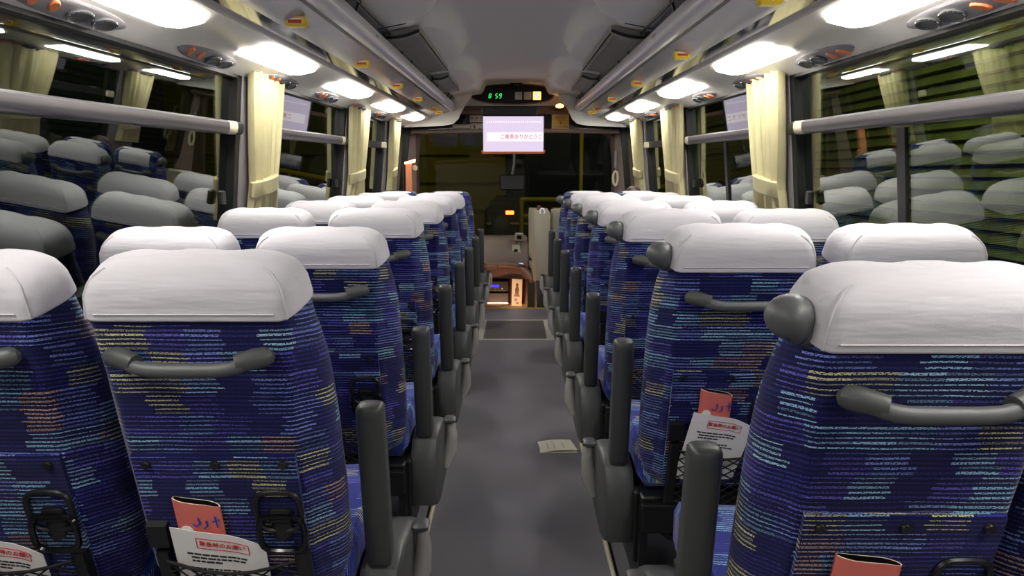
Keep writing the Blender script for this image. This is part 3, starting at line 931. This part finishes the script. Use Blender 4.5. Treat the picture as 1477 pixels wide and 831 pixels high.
# ------------------------------------------------------------------ papers in the seat pockets
def pocket_point(x0, yr, x, z, out):
    p = bp(x, z, out); return (x0 + p.x, yr + p.y, p.z)


def leaflet(x0, yr, label, zt=.555, xl=-.095, xr=.045, lean=.0, zb=.335):
    T = thing('safety_leaflet', label, 'leaflet', (x0, yr, 0), 'white leaflets in the seat pockets')

    def S(u, v, o=0.0):  # u 0..1 across, v 0..1 up
        x = xl + (xr - xl) * u + lean * v; z = zb + (zt - zb) * v - .022 * u * v - .028 * max(0, u - .62) ** 1.5 * v * 3
        p = bp(x, z, .0245 + .006 * math.sin(u * 3) + .010 * max(0, u - .6) * v + o); return p
    m = MB(); N = 9
    rings = []
    for i in range(N):
        u = i / (N - 1); rings.append([S(u, v, .0005) for v in (0, .25, .5, .75, 1)] + [S(u, v, -.0008) for v in (1, .5, 0)])
    m.loft(rings); sh = obj('sheet', m, 'paperwhite', T, True, 30)
    # printed lines
    m = MB(); rnd = random.Random(5)

    def dash(u0, u1, v, h=.010, mb=None, o=.0012):
        k = 4
        mb.loft([[S(u0 + (u1 - u0) * t / k, v - h, o), S(u0 + (u1 - u0) * t / k, v + h, o), S(u0 + (u1 - u0) * t / k, v + h, o - .0008), S(u0 + (u1 - u0) * t / k, v - h, o - .0008)] for t in range(k + 1)])
    for v, a, b in ((.74, .14, .80), (.70, .18, .76), (.66, .18, .52), (.575, .14, .70), (.535, .14, .82), (.495, .18, .60), (.40, .14, .55), (.36, .14, .85), (.28, .2, .5), (.22, .2, .74)):
        u = a
        while u < b - .02:
            l = rnd.uniform(.03, .09); dash(u, min(b, u + l), v, .009, m); u += l + .012
    obj('print', m, 'ink', sh, False)
    m = MB()
    for v in (.815, .925): dash(.27, .82, v, .003, m, .0014)
    for u in (.27, .82): dash(u - .004, u + .004, .87, .056, m, .0014)
    obj('title_box', m, 'redink', sh, False)
    c = S(.545, .87, .0016); e1 = (S(.7, .87, .0016) - S(.4, .87, .0016)).normalized(); e2 = (S(.545, .92, .0016) - S(.545, .82, .0016)).normalized()
    e3 = e1.cross(e2).normalized(); e2 = e3.cross(e1)
    t = text('title', '緊急時のお願い', .0125, 'redink', sh, c + e3 * .0004, Matrix((e1, e2, e3)).transposed().to_euler())
    return T


def magazine(x0, yr, label, zt, cx, wd, inside='black', high=0):
    """a folded magazine tucked behind the leaflet: a flattened loop of pages"""
    T = thing('folded_magazine', label, 'magazine', (x0, yr, 0), 'folded magazines in the seat pockets')
    N = 22; th = .0025

    def loopp(k, shrink, z):
        t = 2 * math.pi * k / N * .92 + math.pi * 1.08
        a = wd / 2 - shrink; b = .0075 - shrink * .6
        return bp(cx + a * math.copysign(abs(math.cos(t)) ** .6, math.cos(t)), z + .012 * math.cos(t) * 0 - .010 * (math.cos(t)), .0165 + b * math.sin(t) * -1)
    m = MB()
    rings = []
    for k in range(N + 1):
        rings.append([loopp(k, 0, .33), loopp(k, 0, zt), loopp(k, th, zt), loopp(k, th, .33)])
    m.loft(rings, mi=0)
    # cover outside, page edge on top, inner page inside
    for fi in range(len(m.f)):
        if fi < N * 4: m.mi[fi] = (0, 1, 2, 1)[fi % 4]
    obj('pages', m, ['salmon', 'page', inside], T, True, 40)
    return T


def mag_marks(T, cx, zt, wd):
    m = MB(); o = .0262
    m.disc(bp(cx - wd * .27, zt - .052, o - .001), -FW, .012, .0012, 18); obj('white_circle', m, 'paperwhite', T)
    m = MB()
    for pts in (((.002, -.022), (.004, -.034), (-.004, -.042), (-.010, -.036)), ((.016, -.028), (.017, -.040), (.010, -.046)), ((.034, -.018), (.036, -.044)), ((.028, -.030), (.042, -.026))):
        m.tube([bp(cx + a, zt + b, o) for a, b in pts], .0016, 4)
    obj('script_mark', m, 'blueink', T)


LA, RA = XA['left'], XA['right']
YL, YRt = YR['left'], YR['right']
leaflet(LA, YL[0], 'white emergency leaflet with red title in the pocket of the nearest left aisle seat', .55, -.102, .075)
mg = magazine(LA, YL[0], 'salmon folded magazine behind the leaflet in the nearest left aisle seat pocket', .602, -.045, .088); mag_marks(mg, -.045, .594, .088)
leaflet(RA, YRt[1], 'white emergency leaflet with red title in the second nearest right aisle seat pocket', .592, -.125, .035, .035, .385)
mg = magazine(RA, YRt[1], 'salmon folded magazine behind the leaflet in the second nearest right aisle seat pocket', .648, -.035, .085); mag_marks(mg, -.035, .64, .085)
mg = magazine(RA + .02, YRt[0], 'folded magazine showing its black inside in the nearest right aisle seat pocket', .632, -.045, .105, 'black')
leaflet(XW['left'], YL[0], 'white leaflet in the pocket of the nearest left window seat', .53, -.06, .075)

# booklet lying on the aisle floor
B = thing('floor_booklet', 'small folded white leaflet lying on the grey aisle floor', 'leaflet', (.19, 3.14, 0)); B.rotation_euler = (0, 0, math.radians(4))
bl = MB()
bl.hexa([(-.085, -.062, .001), (.078, -.062, .001), (.062, .062, .001), (-.078, .055, .001), (-.085, -.062, .004), (.078, -.062, .004), (.062, .062, .004), (-.078, .055, .004)])
obj('back_page', bl, 'paper', B, False)
bl = MB(); rr_ = []
for t in range(7):
    u = t / 6; z = .005 + .006 * math.sin(u * math.pi) + .006 * u
    rr_.append([(-.078 + .158 * u, -.062 + .004 * u, z), (-.085 + .150 * u, .062, z + .003), (-.085 + .150 * u, .062, z + .0015), (-.078 + .158 * u, -.062 + .004 * u, z - .0015)])
bl.loft(rr_); fp = obj('front_page', bl, 'paper', B, True, 30)
bl = MB(); bl.box(-.03, .005, .040, .048, .0155, .0162)
for x in (-.05, -.02, .02): bl.box(x, x + .004, -.04, .02, .014, .0165)
obj('print', bl, 'tile', fp, False)

# ------------------------------------------------------------------ front bulkhead, clock panel, monitor
hd = MB()
N = 24
prof = []
for y, z0, z1 in ((7.98, 1.80, 1.97), (8.02, 1.80, 1.975)): pass
# curved brown header
rows = []
for z, d in ((1.925, .05), (1.90, .0), (1.86, -.02), (1.83, .0), (1.825, .06)):
    rows.append([(x, 7.98 + d + .05 * (x / 1.1) ** 2, z) for x in [-1.1 + 2.2 * i / N for i in range(N + 1)]])
hd.loft(rows, closed=False, cap0=False, cap1=False)
struct('wall_front', hd, 'wallbrown', angle=60)
struct('trim_40', MB().box(-1.12, 1.12, 8.02, 8.3, 1.92, 2.14), 'ceiling', smooth=False)
sb = MB(); sb.box(-1.08, 1.12, 8.00, 8.30, 1.655, 1.83); struct('trim_41', sb, 'blackgloss', smooth=False)
lt = MB(); lt.tube([(x, 7.97 + .03 * abs(x), 1.645 + .015 * math.cos(x * 1.3)) for x in [-1.1 + .1 * i for i in range(23)]], .022, 8); struct('trim_42', lt, 'wallbrown')

D = thing('clock_panel', 'black oval overhead panel with green clock and lit no-smoking sign', 'clock', (-.028, 7.88, 2.02))
el = MB(); pts = []
for j in range(40):
    t = 2 * math.pi * j / 40; cx_ = math.cos(t); sz = math.sin(t)
    pts.append((.425 * cx_, .095 * math.copysign(abs(sz) ** .75, sz) + (.012 if sz > 0 else 0)))
el.prism(pts, 'y', 0, .12); obj('panel', el, 'blackgloss', D, True, 30)
m = MB(); m.loop([(x * 1.01, .004, z * 1.02) for x, z in pts], .007, 6); obj('surround', m, 'wallbrown', D)
RX = (math.pi / 2, 0, 0)


def digit(m, x, z, segs, w_=.020, h_=.022):
    S = {'a': ((0, 2), (1, 2)), 'b': ((1, 1), (1, 2)), 'c': ((1, 0), (1, 1)), 'd': ((0, 0), (1, 0)), 'e': ((0, 0), (0, 1)), 'f': ((0, 1), (0, 2)), 'g': ((0, 1), (1, 1))}
    for s in segs:
        (a, b), (c, d) = S[s]; sk = .004
        m.tube([(x + a * w_ + b * sk + (c - a) * .003, -.003, z + b * h_ + (d - b) * .003), (x + c * w_ + d * sk - (c - a) * .003, -.003, z + d * h_ - (d - b) * .003)], .0034, 4)


m = MB(); digit(m, -.247, -.035, 'abcdefg'); digit(m, -.180, -.035, 'afgcd'); digit(m, -.140, -.035, 'abcdfg')
obj('clock_digits', m, 'led', D, False)
m = MB(); m.rbox(.025, .10, -.006, .004, -.050, .028, .012); obj('blank_sign', m, 'tile', D)
m = MB(); m.rbox(.118, .195, -.006, .004, -.050, .028, .012); obj('blank_sign', m, 'tile', D)
m = MB(); m.rbox(.213, .295, -.008, .004, -.052, .030, .012); sg = obj('no_smoking_sign', m, 'signlit', D)
m = MB(); m.disc((.254, -.008, -.011), (0, -1, 0), .027, .002, 24); sc_ = obj('sign_disc', m, 'signcore', sg)
m = MB(); m.loop([(.254 + .024 * math.cos(t), -.0115, -.011 + .024 * math.sin(t)) for t in [2 * math.pi * j / 24 for j in range(24)]], .003, 5)
m.tube([(.237, -.0115, .006), (.271, -.0115, -.028)], .003, 5); m.box(.238, .264, -.0125, -.0105, -.017, -.012); obj('sign_symbol', m, 'signred', sg, False)
m = MB(); m.rbox(-.04, .30, -.004, .0, -.066, -.060, .001); obj('lower_trim', m, 'black', D)
CM = thing('ceiling_camera', 'small black camera on top of the clock panel', 'camera', (.01, 7.84, 2.115))
m = MB(); m.rbox(-.065, .065, -.03, .05, .0, .035, .006); obj('housing', m, 'blackgloss', CM)
m = MB(); m.ell((.0, -.02, -.008), (.03, .028, .024), 14, 8); ln_ = obj('dome', m, 'blackgloss', CM)
for x in (-.014, .014):
    m = MB(); m.disc((x, -.046, -.008), (0, -1, 0), .006, .004, 10); obj('lens', m, 'signred' if x > 1 else 'chrome', CM)

MO = thing('ceiling_monitor', 'bright pink-white monitor with red Japanese banner hanging over the aisle', 'monitor', (-.018, 7.4, 1.592))
m = MB(); m.rbox(-.302, .302, .004, .05, -.178, .178, .006); obj('casing', m, 'black', MO)
m = MB(); m.rbox(-.295, .295, -.002, .006, -.166, .172, .001); scn = obj('screen', m, 'screen', MO, False)
m = MB(); m.rbox(-.262, .295, -.004, -.001, -.070, .020, .0008); obj('banner', m, 'screenwhite', scn, False)
text('banner_text', 'ご乗車ありがとうご', .050, 'screenred', scn, (.078, -.0055, -.026), RX, sx=.93)
m = MB()
for i in range(26):
    x = -.262 + i * .0208; m.box(x, x + .012, -.0035, -.001, .112, .124)
obj('pale_text', m, 'screenpale', scn, False)
m = MB(); m.rbox(-.312, .312, -.006, .05, -.190, -.167, .004); m.rbox(-.312, -.297, -.006, .05, -.19, -.15, .004); m.rbox(.297, .312, -.006, .05, -.19, -.15, .004); obj('lower_bezel', m, 'bezel', MO)
m = MB(); m.rbox(-.31, .235, .0, .20, .182, .265, .008); obj('mount', m, 'black', MO)
m = MB(); m.rbox(-.1, .1, .2, .62, .20, .245, .006); obj('mount_arm', m, 'black', MO)

ST = tag(obj('notice_sticker', MB().rbox(-.10, .10, -.002, .004, -.022, .022, .002), 'stickerwhite', None, True, 40, (-.565, 7.998, 1.705)), 'long white notice sticker at the left end of the black header band', 'sticker')
m = MB(); m.box(-.085, .085, -.0035, -.0015, -.006, .006); obj('print', m, 'tile', ST, False)
ST = tag(obj('notice_sticker', MB().rbox(-.085, .085, -.002, .004, -.036, .036, .002), 'stickerwhite', None, True, 40, (-.395, 7.998, 1.785)), 'upper white icon sticker beside the monitor on the header band', 'sticker')
m = MB()
for x in (-.06, -.01, .045): m.disc((x, -.0015, .005), (0, -1, 0), .014, .002, 14)
m.box(-.07, .07, -.0035, -.0015, -.026, -.020); obj('icons', m, 'wallbrown', ST, False)
ST = tag(obj('notice_sticker', MB().rbox(-.085, .085, -.002, .004, -.042, .042, .002), 'stickerwhite', None, True, 40, (-.395, 7.998, 1.695)), 'lower white icon sticker beside the monitor on the header band', 'sticker')
m = MB(); m.ell((-.035, -.002, .005), (.010, .003, .018), 10, 6); m.ell((.02, -.002, -.02), (.010, .003, .014), 10, 6); obj('icons', m, 'black', ST, False)
ST = tag(obj('wifi_sticker', MB().rbox(-.092, .092, -.002, .004, -.098, .098, .002), 'stickeryellow', None, True, 40, (.478, 7.998, 1.748)), 'yellow square wireless sticker with arcs right of the monitor', 'sticker')
m = MB()
for r_ in (.035, .055, .075): m.tube([(r_ * math.sin(t), -.003, -.01 + r_ * math.cos(t)) for t in [-.85 + 1.7 * j / 10 for j in range(11)]], .004, 4)
obj('arcs', m, 'wallbrown', ST)
m = MB(); m.disc((.002, -.0015, -.008), (0, -1, 0), .013, .002, 12); m.box(.0, .004, -.0035, -.0015, -.06, -.012); obj('mark', m, 'red', ST, False)
m = MB()
for z in (-.048, -.070):
    for x in (-.07, -.045, -.02, .02, .042, .062):
        if z < -.06 and x > 0: continue
        m.box(x, x + .016, -.0035, -.0015, z - .006, z + .006)
obj('print', m, 'wallbrown', ST, False)
AL = tag(obj('amber_lamp', MB().ell((0, 0, 0), (.042, .03, .022), 14, 8), 'amber', None, True, 60, (.462, 7.87, 1.905)), 'small glowing amber lamp beside the right rack end', 'lamp')
obj('housing', MB().rbox(-.05, .05, .02, .12, -.026, .026, .008), 'wallbrown', AL)

# ------------------------------------------------------------------ windscreen, pillars, cockpit
WS = structure('window_20')
m = MB(); m.hexa([(-1.14, 8.75, .38), (1.17, 8.75, .38), (1.17, 8.76, .38), (-1.14, 8.76, .38), (-1.10, 8.28, 1.70), (1.13, 8.28, 1.70), (1.13, 8.29, 1.70), (-1.10, 8.29, 1.70)])
obj('pane', m, 'windscreen', WS, False)
fr = MB()
for sx in (-1, 1):
    fr.tube([(sx * 1.17, 8.77, .3), (sx * 1.16, 8.6, .8), (sx * 1.14, 8.42, 1.3), (sx * 1.09, 8.28, 1.62), (sx * .95, 8.25, 1.70)], [.07, .06, .055, .06, .05], 8)
obj('frame', fr, 'wallbrown', WS)
for k, sx in ((50, -1), (51, 1)):
    m = MB(); m.loft([[(sx * x, y, z) for x, y in ((1.08, 8.18), (1.24, 8.12), (1.24, 8.8), (1.12, 8.6))] for z in (-.4, 1.2, 1.72)]); struct(f'trim_{k}', m, 'wallbrown')
struct('wall_nose', MB().box(-1.2, 1.2, 8.72, 8.8, -.45, .40), 'dashdark', smooth=False)

# lit door post with its courtesy lamp, front left
DP = thing('door_post', 'orange-lit door post with a glowing lamp head at the front left', 'post', (-1.075, 7.58, 0))
m = MB(); m.rbox(-.035, .03, -.02, .04, -.42, 1.31, .006); m.rbox(-.03, .055, -.03, .03, -.42, 1.03, .008); obj('post', m, pbr('orange_lit_post', (206, 128, 88), .5), DP)  # orange glow of the courtesy lamp is put into the post colour
m = MB(); m.hexa([(-.04, -.035, 1.305), (.06, -.035, 1.325), (.06, .03, 1.325), (-.04, .03, 1.305), (-.04, -.03, 1.325), (.065, -.03, 1.355), (.065, .03, 1.355), (-.04, .03, 1.325)])
obj('lamp_head', m, 'courtesy', DP, False)
m = MB(); m.disc((.062, .0, 1.265), (.3, -1, 0), .028, .012, 18); obj('round_mirror', m, 'beige', DP)
m = MB(); m.tube([(-.06, -.02, .6), (-.06, -.02, 1.30)], .006, 6); obj('cable', m, 'chrome', DP)
HB = thing('hanging_bell', 'small cream oval handle hanging on the right front pillar', 'handle', (1.085, 8.1, 1.16))
m = MB(); m.loop([(.026 * math.cos(t), 0, .075 * math.sin(t)) for t in [2 * math.pi * j / 20 for j in range(20)]], .013, 8); obj('ring', m, 'cream', HB)
m = MB(); m.tube([(0, 0, .07), (0, .005, .20)], .008, 6); m.rbox(-.018, .018, .0, .05, .10, .30, .008); obj('strap', m, 'wall', HB)

# dashboard
DB = thing('dashboard', 'brown leather topped dashboard at the front of the bus', 'dashboard', (0, 0, 0))
m = MB()
m.loft([[(x, y, z) for y, z in ((7.30, .30), (7.38, .42), (7.52, .535), (7.7, .56), (8.70, .50), (8.70, -.42), (7.30, -.42))] for x in (-1.0, .02, .125)]); obj('body', m, 'dashdark', DB, True, 35)
m = MB(); path = [(-1.1, 7.16, .335), (-.5, 7.12, .338), (-.28, 7.12, .338), (-.05, 7.10, .338), (.06, 7.06, .318), (.12, 6.99, .275), (.155, 6.93, .235), (.165, 6.90, .21)]
m.tube(path, [.032, .032, .032, .034, .034, .033, .03, .028], 10); obj('padded_edge', m, 'dash', DB)
m = MB(); m.loft([[(x, y, z) for x, y in ((-1.1, 7.17), (-.5, 7.13), (-.05, 7.11), (.06, 7.07), (.11, 7.0), (.125, 7.0), (.125, 7.05), (.125, 7.3), (-1.1, 7.3))] for z in (.21, .34)]); obj('upper_fascia', m, 'dash', DB, True, 30)
m = MB(); m.loft([[(x, y, z) for x, y in ((-1.1, 7.20), (-.06, 7.18), (.12, 7.10), (.125, 7.3), (-1.1, 7.3))] for z in (-.42, .21)]); obj('lower_fascia', m, 'wood', DB, True, 30)
m = MB(); m.rbox(-.62, -.30, 7.02, 7.12, .33, .40, .02); m.rbox(-.28, -.165, 7.03, 7.1, .30, .345, .01); obj('grab_pad', m, 'dash', DB)
RD = thing('car_radio', 'dark radio unit with a blue display below the padded dashboard edge', 'radio', (-.185, 7.10, .095))
m = MB(); m.rbox(-.12, .125, .0, .09, -.02, .085, .006); m.rbox(-.12, .125, .0, .09, -.16, -.03, .006); obj('casing', m, 'black', RD)
m = MB(); m.box(-.065, .03, -.003, .001, .025, .05); obj('display', m, 'bluelcd', RD, False)
m = MB(); m.rbox(-.10, .10, -.006, .0, -.012, -.004, .001); m.rbox(-.12, .12, -.008, .0, -.135, -.125, .001); m.rbox(-.10, .10, -.006, .0, .068, .073, .001); obj('trim_strip', m, 'chrome', RD)
for x in (-.05, -.01, .03, .06):
    m = MB(); m.disc((x, 0, .010), (0, -1, 0), .007, .008, 10); obj('knob', m, 'chrome' if x < .05 else 'white', RD)
PO = tag(obj('poster', MB().rbox(-.05, .05, -.002, .003, -.135, .135, .001), 'page', None, True, 30, (.018, 7.06, .075)), 'cream poster with a dark drawn figure on the console front', 'poster')
PO.rotation_euler = (math.radians(4), math.radians(2), math.radians(-8))
m = MB(); m.ell((.0, -.002, .075), (.012, .003, .018), 12, 8)
m.loft([[(-a, -.0035, z), (a, -.0035, z), (a, -.001, z), (-a, -.001, z)] for a, z in ((.030, -.04), (.016, -.01), (.019, .03), (.010, .06))])
m.box(-.02, .005, -.004, -.001, -.085, -.06); m.box(-.01, .02, -.004, -.001, -.115, -.095); obj('drawing', m, 'wood', PO, False)

FB = thing('fare_machine', 'pale fare machine with small screen on the dashboard by the partition', 'machine', (.045, 7.46, .30))
m = MB(); m.rbox(-.047, .04, -.03, .06, .235, .318, .008); m.rbox(-.02, .02, .0, .05, .12, .24, .006); obj('head', m, 'beige', FB)
m = MB(); m.box(-.025, .02, -.032, -.028, .258, .297); obj('screen', m, 'blackgloss', FB, False)
m = MB(); m.hexa([(-.07, -.10, .02), (.03, -.12, .02), (.03, .02, .02), (-.07, .02, .02), (-.075, -.03, .20), (.0, -.04, .20), (.0, .03, .20), (-.075, .03, .20)]); obj('keypad', m, 'beige', FB, True, 30)
m = MB(); m.box(-.055, -.02, -.062, -.055, .12, .16); m.box(-.03, .01, -.10, -.09, .03, .085); obj('slot', m, 'blackgloss', FB, False)
SL_ = tag(obj('small_screen', MB().rbox(-.022, .022, -.004, .02, -.022, .022, .003), 'bluewhite', None, True, 30, (.055, 7.08, .335)), 'tiny blue lit screen below the fare machine', 'screen')

PT = thing('partition', 'tall beige partition panel behind the driver position right of the aisle end', 'partition', (0, 0, 0))
m = MB()
m.loft([[(.135, 7.25, .22), (.19, 6.72, .22), (.21, 6.70, .22), (.30, 6.70, .22), (.32, 6.75, .22), (.32, 7.25, .22)], [(.13, 7.25, .83), (.165, 6.72, .85), (.185, 6.70, .85), (.295, 6.70, .84), (.32, 6.75, .84), (.32, 7.25, .83)], [(.135, 7.2, .885), (.172, 6.74, .885), (.19, 6.72, .885), (.29, 6.72, .87), (.31, 6.76, .87), (.31, 7.2, .88)]])
obj('upper_panel', m, 'beige', PT, True, 50)
m = MB(); m.rbox(.19, .305, 6.70, 7.2, -.42, .25, .01); obj('lower_panel', m, 'grey', PT)
m = MB(); m.loop([(.245 + .02 * math.cos(t), 6.71, .87 + .028 * math.sin(t)) for t in [2 * math.pi * j / 16 for j in range(16)]], .008, 6); obj('hook', m, 'white', PT)
m = MB(); m.rbox(.20, .235, 6.75, 6.80, .875, .925, .006); obj('knob', m, 'wood', PT)
m = MB(); m.box(.130, .175, 6.95, 7.2, .40, .415); obj('slot', m, 'black', PT, False)
m = MB(); m.rbox(.33, .75, 6.85, 6.9, .0, .90, .02); obj('side_wing', m, 'beige', PT)
RM = thing('interior_mirror', 'dark rear-view mirror hanging inside the windscreen below the monitor', 'mirror', (-.03, 7.95, 1.12))
m = MB(); m.rbox(-.135, .135, -.0, .03, -.085, .085, .02); obj('housing', m, 'black', RM)
m = MB(); m.rbox(-.12, .12, -.004, .002, -.072, .072, .001); obj('glass', m, 'mirror', RM, False)
m = MB(); m.tube([(.0, .02, .08), (.02, .03, .2), (.02, .05, .54)], .018, 8); obj('arm', m, 'black', RM)
area_light('step_lamp_light', (-.10, 6.665, -.14), (.0, 7.2, .22), (.40, .05), 3.4, (1.0, .55, .32))
CL = thing('step_lamp', 'warm strip lamp under the aisle end step facing the console', 'lamp', (-.10, 6.64, -.14))
obj('housing', MB().rbox(-.22, .22, -.035, .012, -.035, .035, .006), 'black', CL)


# ------------------------------------------------------------------ passenger in the front right window seat
def person():
    x0, y0 = XW['right'], YRt[6]
    T = thing('person', 'person with brown hair behind the farthest right window headrest', 'person', (x0, y0, 0))
    V, E, R = [], [], []

    def add(p, r, parent=None):
        V.append(p); R.append(r)
        if parent is not None: E.append((parent, len(V) - 1))
        return len(V) - 1
    pel = add((0, .44, .53), .125); sp = add((0, .39, .64), .12, pel); chs = add((0, .345, .76), .125, sp); nb = add((0, .305, .845), .065, chs); hd_ = add((0, .285, .90), .052, nb)
    for sx in (-1, 1):
        hip = add((sx * .085, .50, .525), .085, pel); kn = add((sx * .11, .86, .505), .06, hip); an = add((sx * .11, .90, .10), .040, kn); add((sx * .115, 1.04, .06), .036, an)
        sh = add((sx * .165, .335, .80), .058, chs); el_ = add((sx * .205, .44, .60), .044, sh); wr = add((sx * .10, .66, .60), .030, el_)
        pm = add((sx * .07, .72, .605), .030, wr)
        for k, (dx, ln, r_) in enumerate(((-.030, .05, .0088), (-.010, .062, .0092), (.010, .058, .0088), (.028, .044, .008))):
            a = add((sx * .07 + dx, .755, .608), r_, pm); b = add((sx * .07 + dx * 1.1, .755 + ln * .55, .602), r_, a); add((sx * .07 + dx * 1.15, .755 + ln, .585), r_ * .85, b)
        a = add((sx * .07 - sx * .036, .715, .612), .010, pm); add((sx * .07 - sx * .055, .745, .610), .009, a)
    me = bpy.data.meshes.new('body'); me.from_pydata(V, E, []); o = bpy.data.objects.new('body', me); C.objects.link(o); o.parent = T
    me.materials.append(M['coat'])
    mod = o.modifiers.new('skin', 'SKIN'); mod.use_smooth_shade = True
    for i, d in enumerate(me.skin_vertices[0].data): d.radius = (R[i], R[i]); d.use_root = i == 0
    sub = o.modifiers.new('sub', 'SUBSURF'); sub.levels = 1; sub.render_levels = 1
    m = MB()

    def fn(p, d):
        q = Vector(p)
        if d.z < 0: q.x *= 1 - .22 * abs(d.z); 
        if d.y > .8 and -.25 < d.z < .12: q.y += .016 * (1 - abs(d.x) * 3 if abs(d.x) < .33 else 0)
        return q
    m.ell((0, .275, .984), (.073, .092, .108), 20, 16, 0, fn); hd2 = obj('head', m, 'skin', T)
    for sx in (-1, 1):
        obj('eye', MB().ell((sx * .03, .356, .995), (.011, .006, .006), 8, 5), 'ink', hd2)
        obj('ear', MB().ell((sx * .074, .27, .98), (.010, .020, .030), 8, 6), 'skin', hd2)
    obj('nose', MB().ell((0, .37, .97), (.012, .016, .022), 8, 6), 'skin', hd2); obj('mouth', MB().ell((0, .352, .93), (.022, .008, .006), 8, 5), 'redink', hd2)
    m = MB()

    def hf_(p, d):
        q = Vector(p)
        if d.y > .45 and d.z < .45: q.y -= .05 * (d.y - .45) / .55 + .02
        return q
    m.ell((0, .262, 1.004), (.085, .092, .105), 20, 14, 0, hf_); obj('hair', m, 'hair', T)
    for sx in (-1, 1):
        obj('shoe', MB().ell((sx * .113, .97, .04), (.042, .115, .038), 12, 8), 'shoe', T)


person()

# ------------------------------------------------------------------ outside at night
tag(obj('ground', MB().box(-40, 40, -25, 60, -1.35, -1.30), 'asphalt', None, False), kind='structure')
FE = thing('slatted_fence', 'green horizontal slat fence outside the right windows', 'fence', (3.1, 0, 0))
FL = None
for i in range(46):
    z = -1.28 + i * .085
    if FL is None:
        m = MB(); m.hexa([(-.02, -4, 0), (.015, -4, -.01), (.015, 17, -.01), (-.02, 17, 0), (.012, -4, .068), (.045, -4, .06), (.045, 17, .06), (.012, 17, .068)])
        FL = obj('slat', m, 'fence', FE, False); s_ = FL
    else:
        s_ = FL.copy(); C.objects.link(s_)
    s_.location = (random.uniform(-.006, .006), 0, z); s_.rotation_euler = (0, random.uniform(-.12, .12), 0)
m = MB()
for y in (-3, 0, 3, 6, 9, 12, 15):
    p_ = obj('post', MB().rbox(.07, .15, y - .04, y + .04, -1.3, 2.6, .01), 'truck', FE)
BW = thing('roadside_building', 'dim olive building wall beyond the windscreen', 'building', (-3.9, 19.2, -1.3))
obj('wall', MB().box(-5, 3.65, 0, 3, 0, 5), 'concrete', BW, False)
for z in (1.6, 2.3, 3.0): obj('ledge', MB().box(-5, 3.68, -.12, .0, z, z + .14), 'concrete', BW, False)
for x in (-3.6, -1.4, .8): obj('shutter', MB().box(x, x + 1.6, -.03, .0, .1, 1.5), 'truck', BW, False)
TR = thing('parked_truck', 'dark truck with one lit orange lamp beyond the windscreen', 'truck', (.55, 13.2, -1.3))
m = MB(); m.rbox(-1.1, 1.1, 0, 4.5, .5, 1.95, .08); obj('body', m, 'truck', TR)
m = MB(); m.rbox(-1.1, 1.1, 3.0, 5.5, .5, 2.0, .1); obj('cab', m, 'truck', TR)
for x in (-.85, .85):
    for y in (.9, 3.9):
        m = MB(); m.tube([(x - .12, y, .45), (x + .12, y, .45)], .45, 18); obj('wheel', m, 'shoe', TR)
m = MB(); m.rbox(-.72, -.57, -.03, .02, 1.80, 1.87, .01); obj('tail_lamp', m, 'tail', TR)
m = MB(); m.rbox(-1.05, 1.05, -.02, .0, 1.62, 1.66, .005); obj('stripe', m, 'barrier', TR)
YB = thing('yellow_barrier', 'yellow tube barrier frame beyond the right of the windscreen', 'barrier', (.1, 11.6, -1.3))
for x in (.0, .92, 2.0):
    m = MB(); m.tube([(x, 0, 0), (x, 0, 3.3 if x else 2.15)], .03, 8); obj('upright', m, 'barrier', YB)
for z in (2.12, 1.86):
    m = MB(); m.tube([(0, 0, z), (2.0, 0, z)], .035, 8); obj('bar', m, 'barrier', YB)
area_light('yard_lamp_front', (1.3, 10.2, 3.6), (1.0, 12.0, .6), (.6, .3), 6, (.9, .85, .35))
UM = thing('under_mirror', 'dark rounded outside mirror with a chrome lower rim beyond the dashboard', 'mirror', (-.175, 9.05, .53))
m = MB(); m.ell((0, 0, 0), (.13, .04, .20), 20, 12); obj('shell', m, 'truck', UM)
m = MB(); m.tube([(.125 * math.sin(t), -.02, -.20 * math.cos(t) + .0) for t in [-.9 + 1.8 * j / 12 for j in range(13)]], .008, 6); obj('rim', m, 'chrome', UM)
m = MB(); m.tube([(0, .03, -.15), (0, -.1, -.3), (0, -.28, -.45)], .015, 6); obj('arm', m, 'truck', UM)
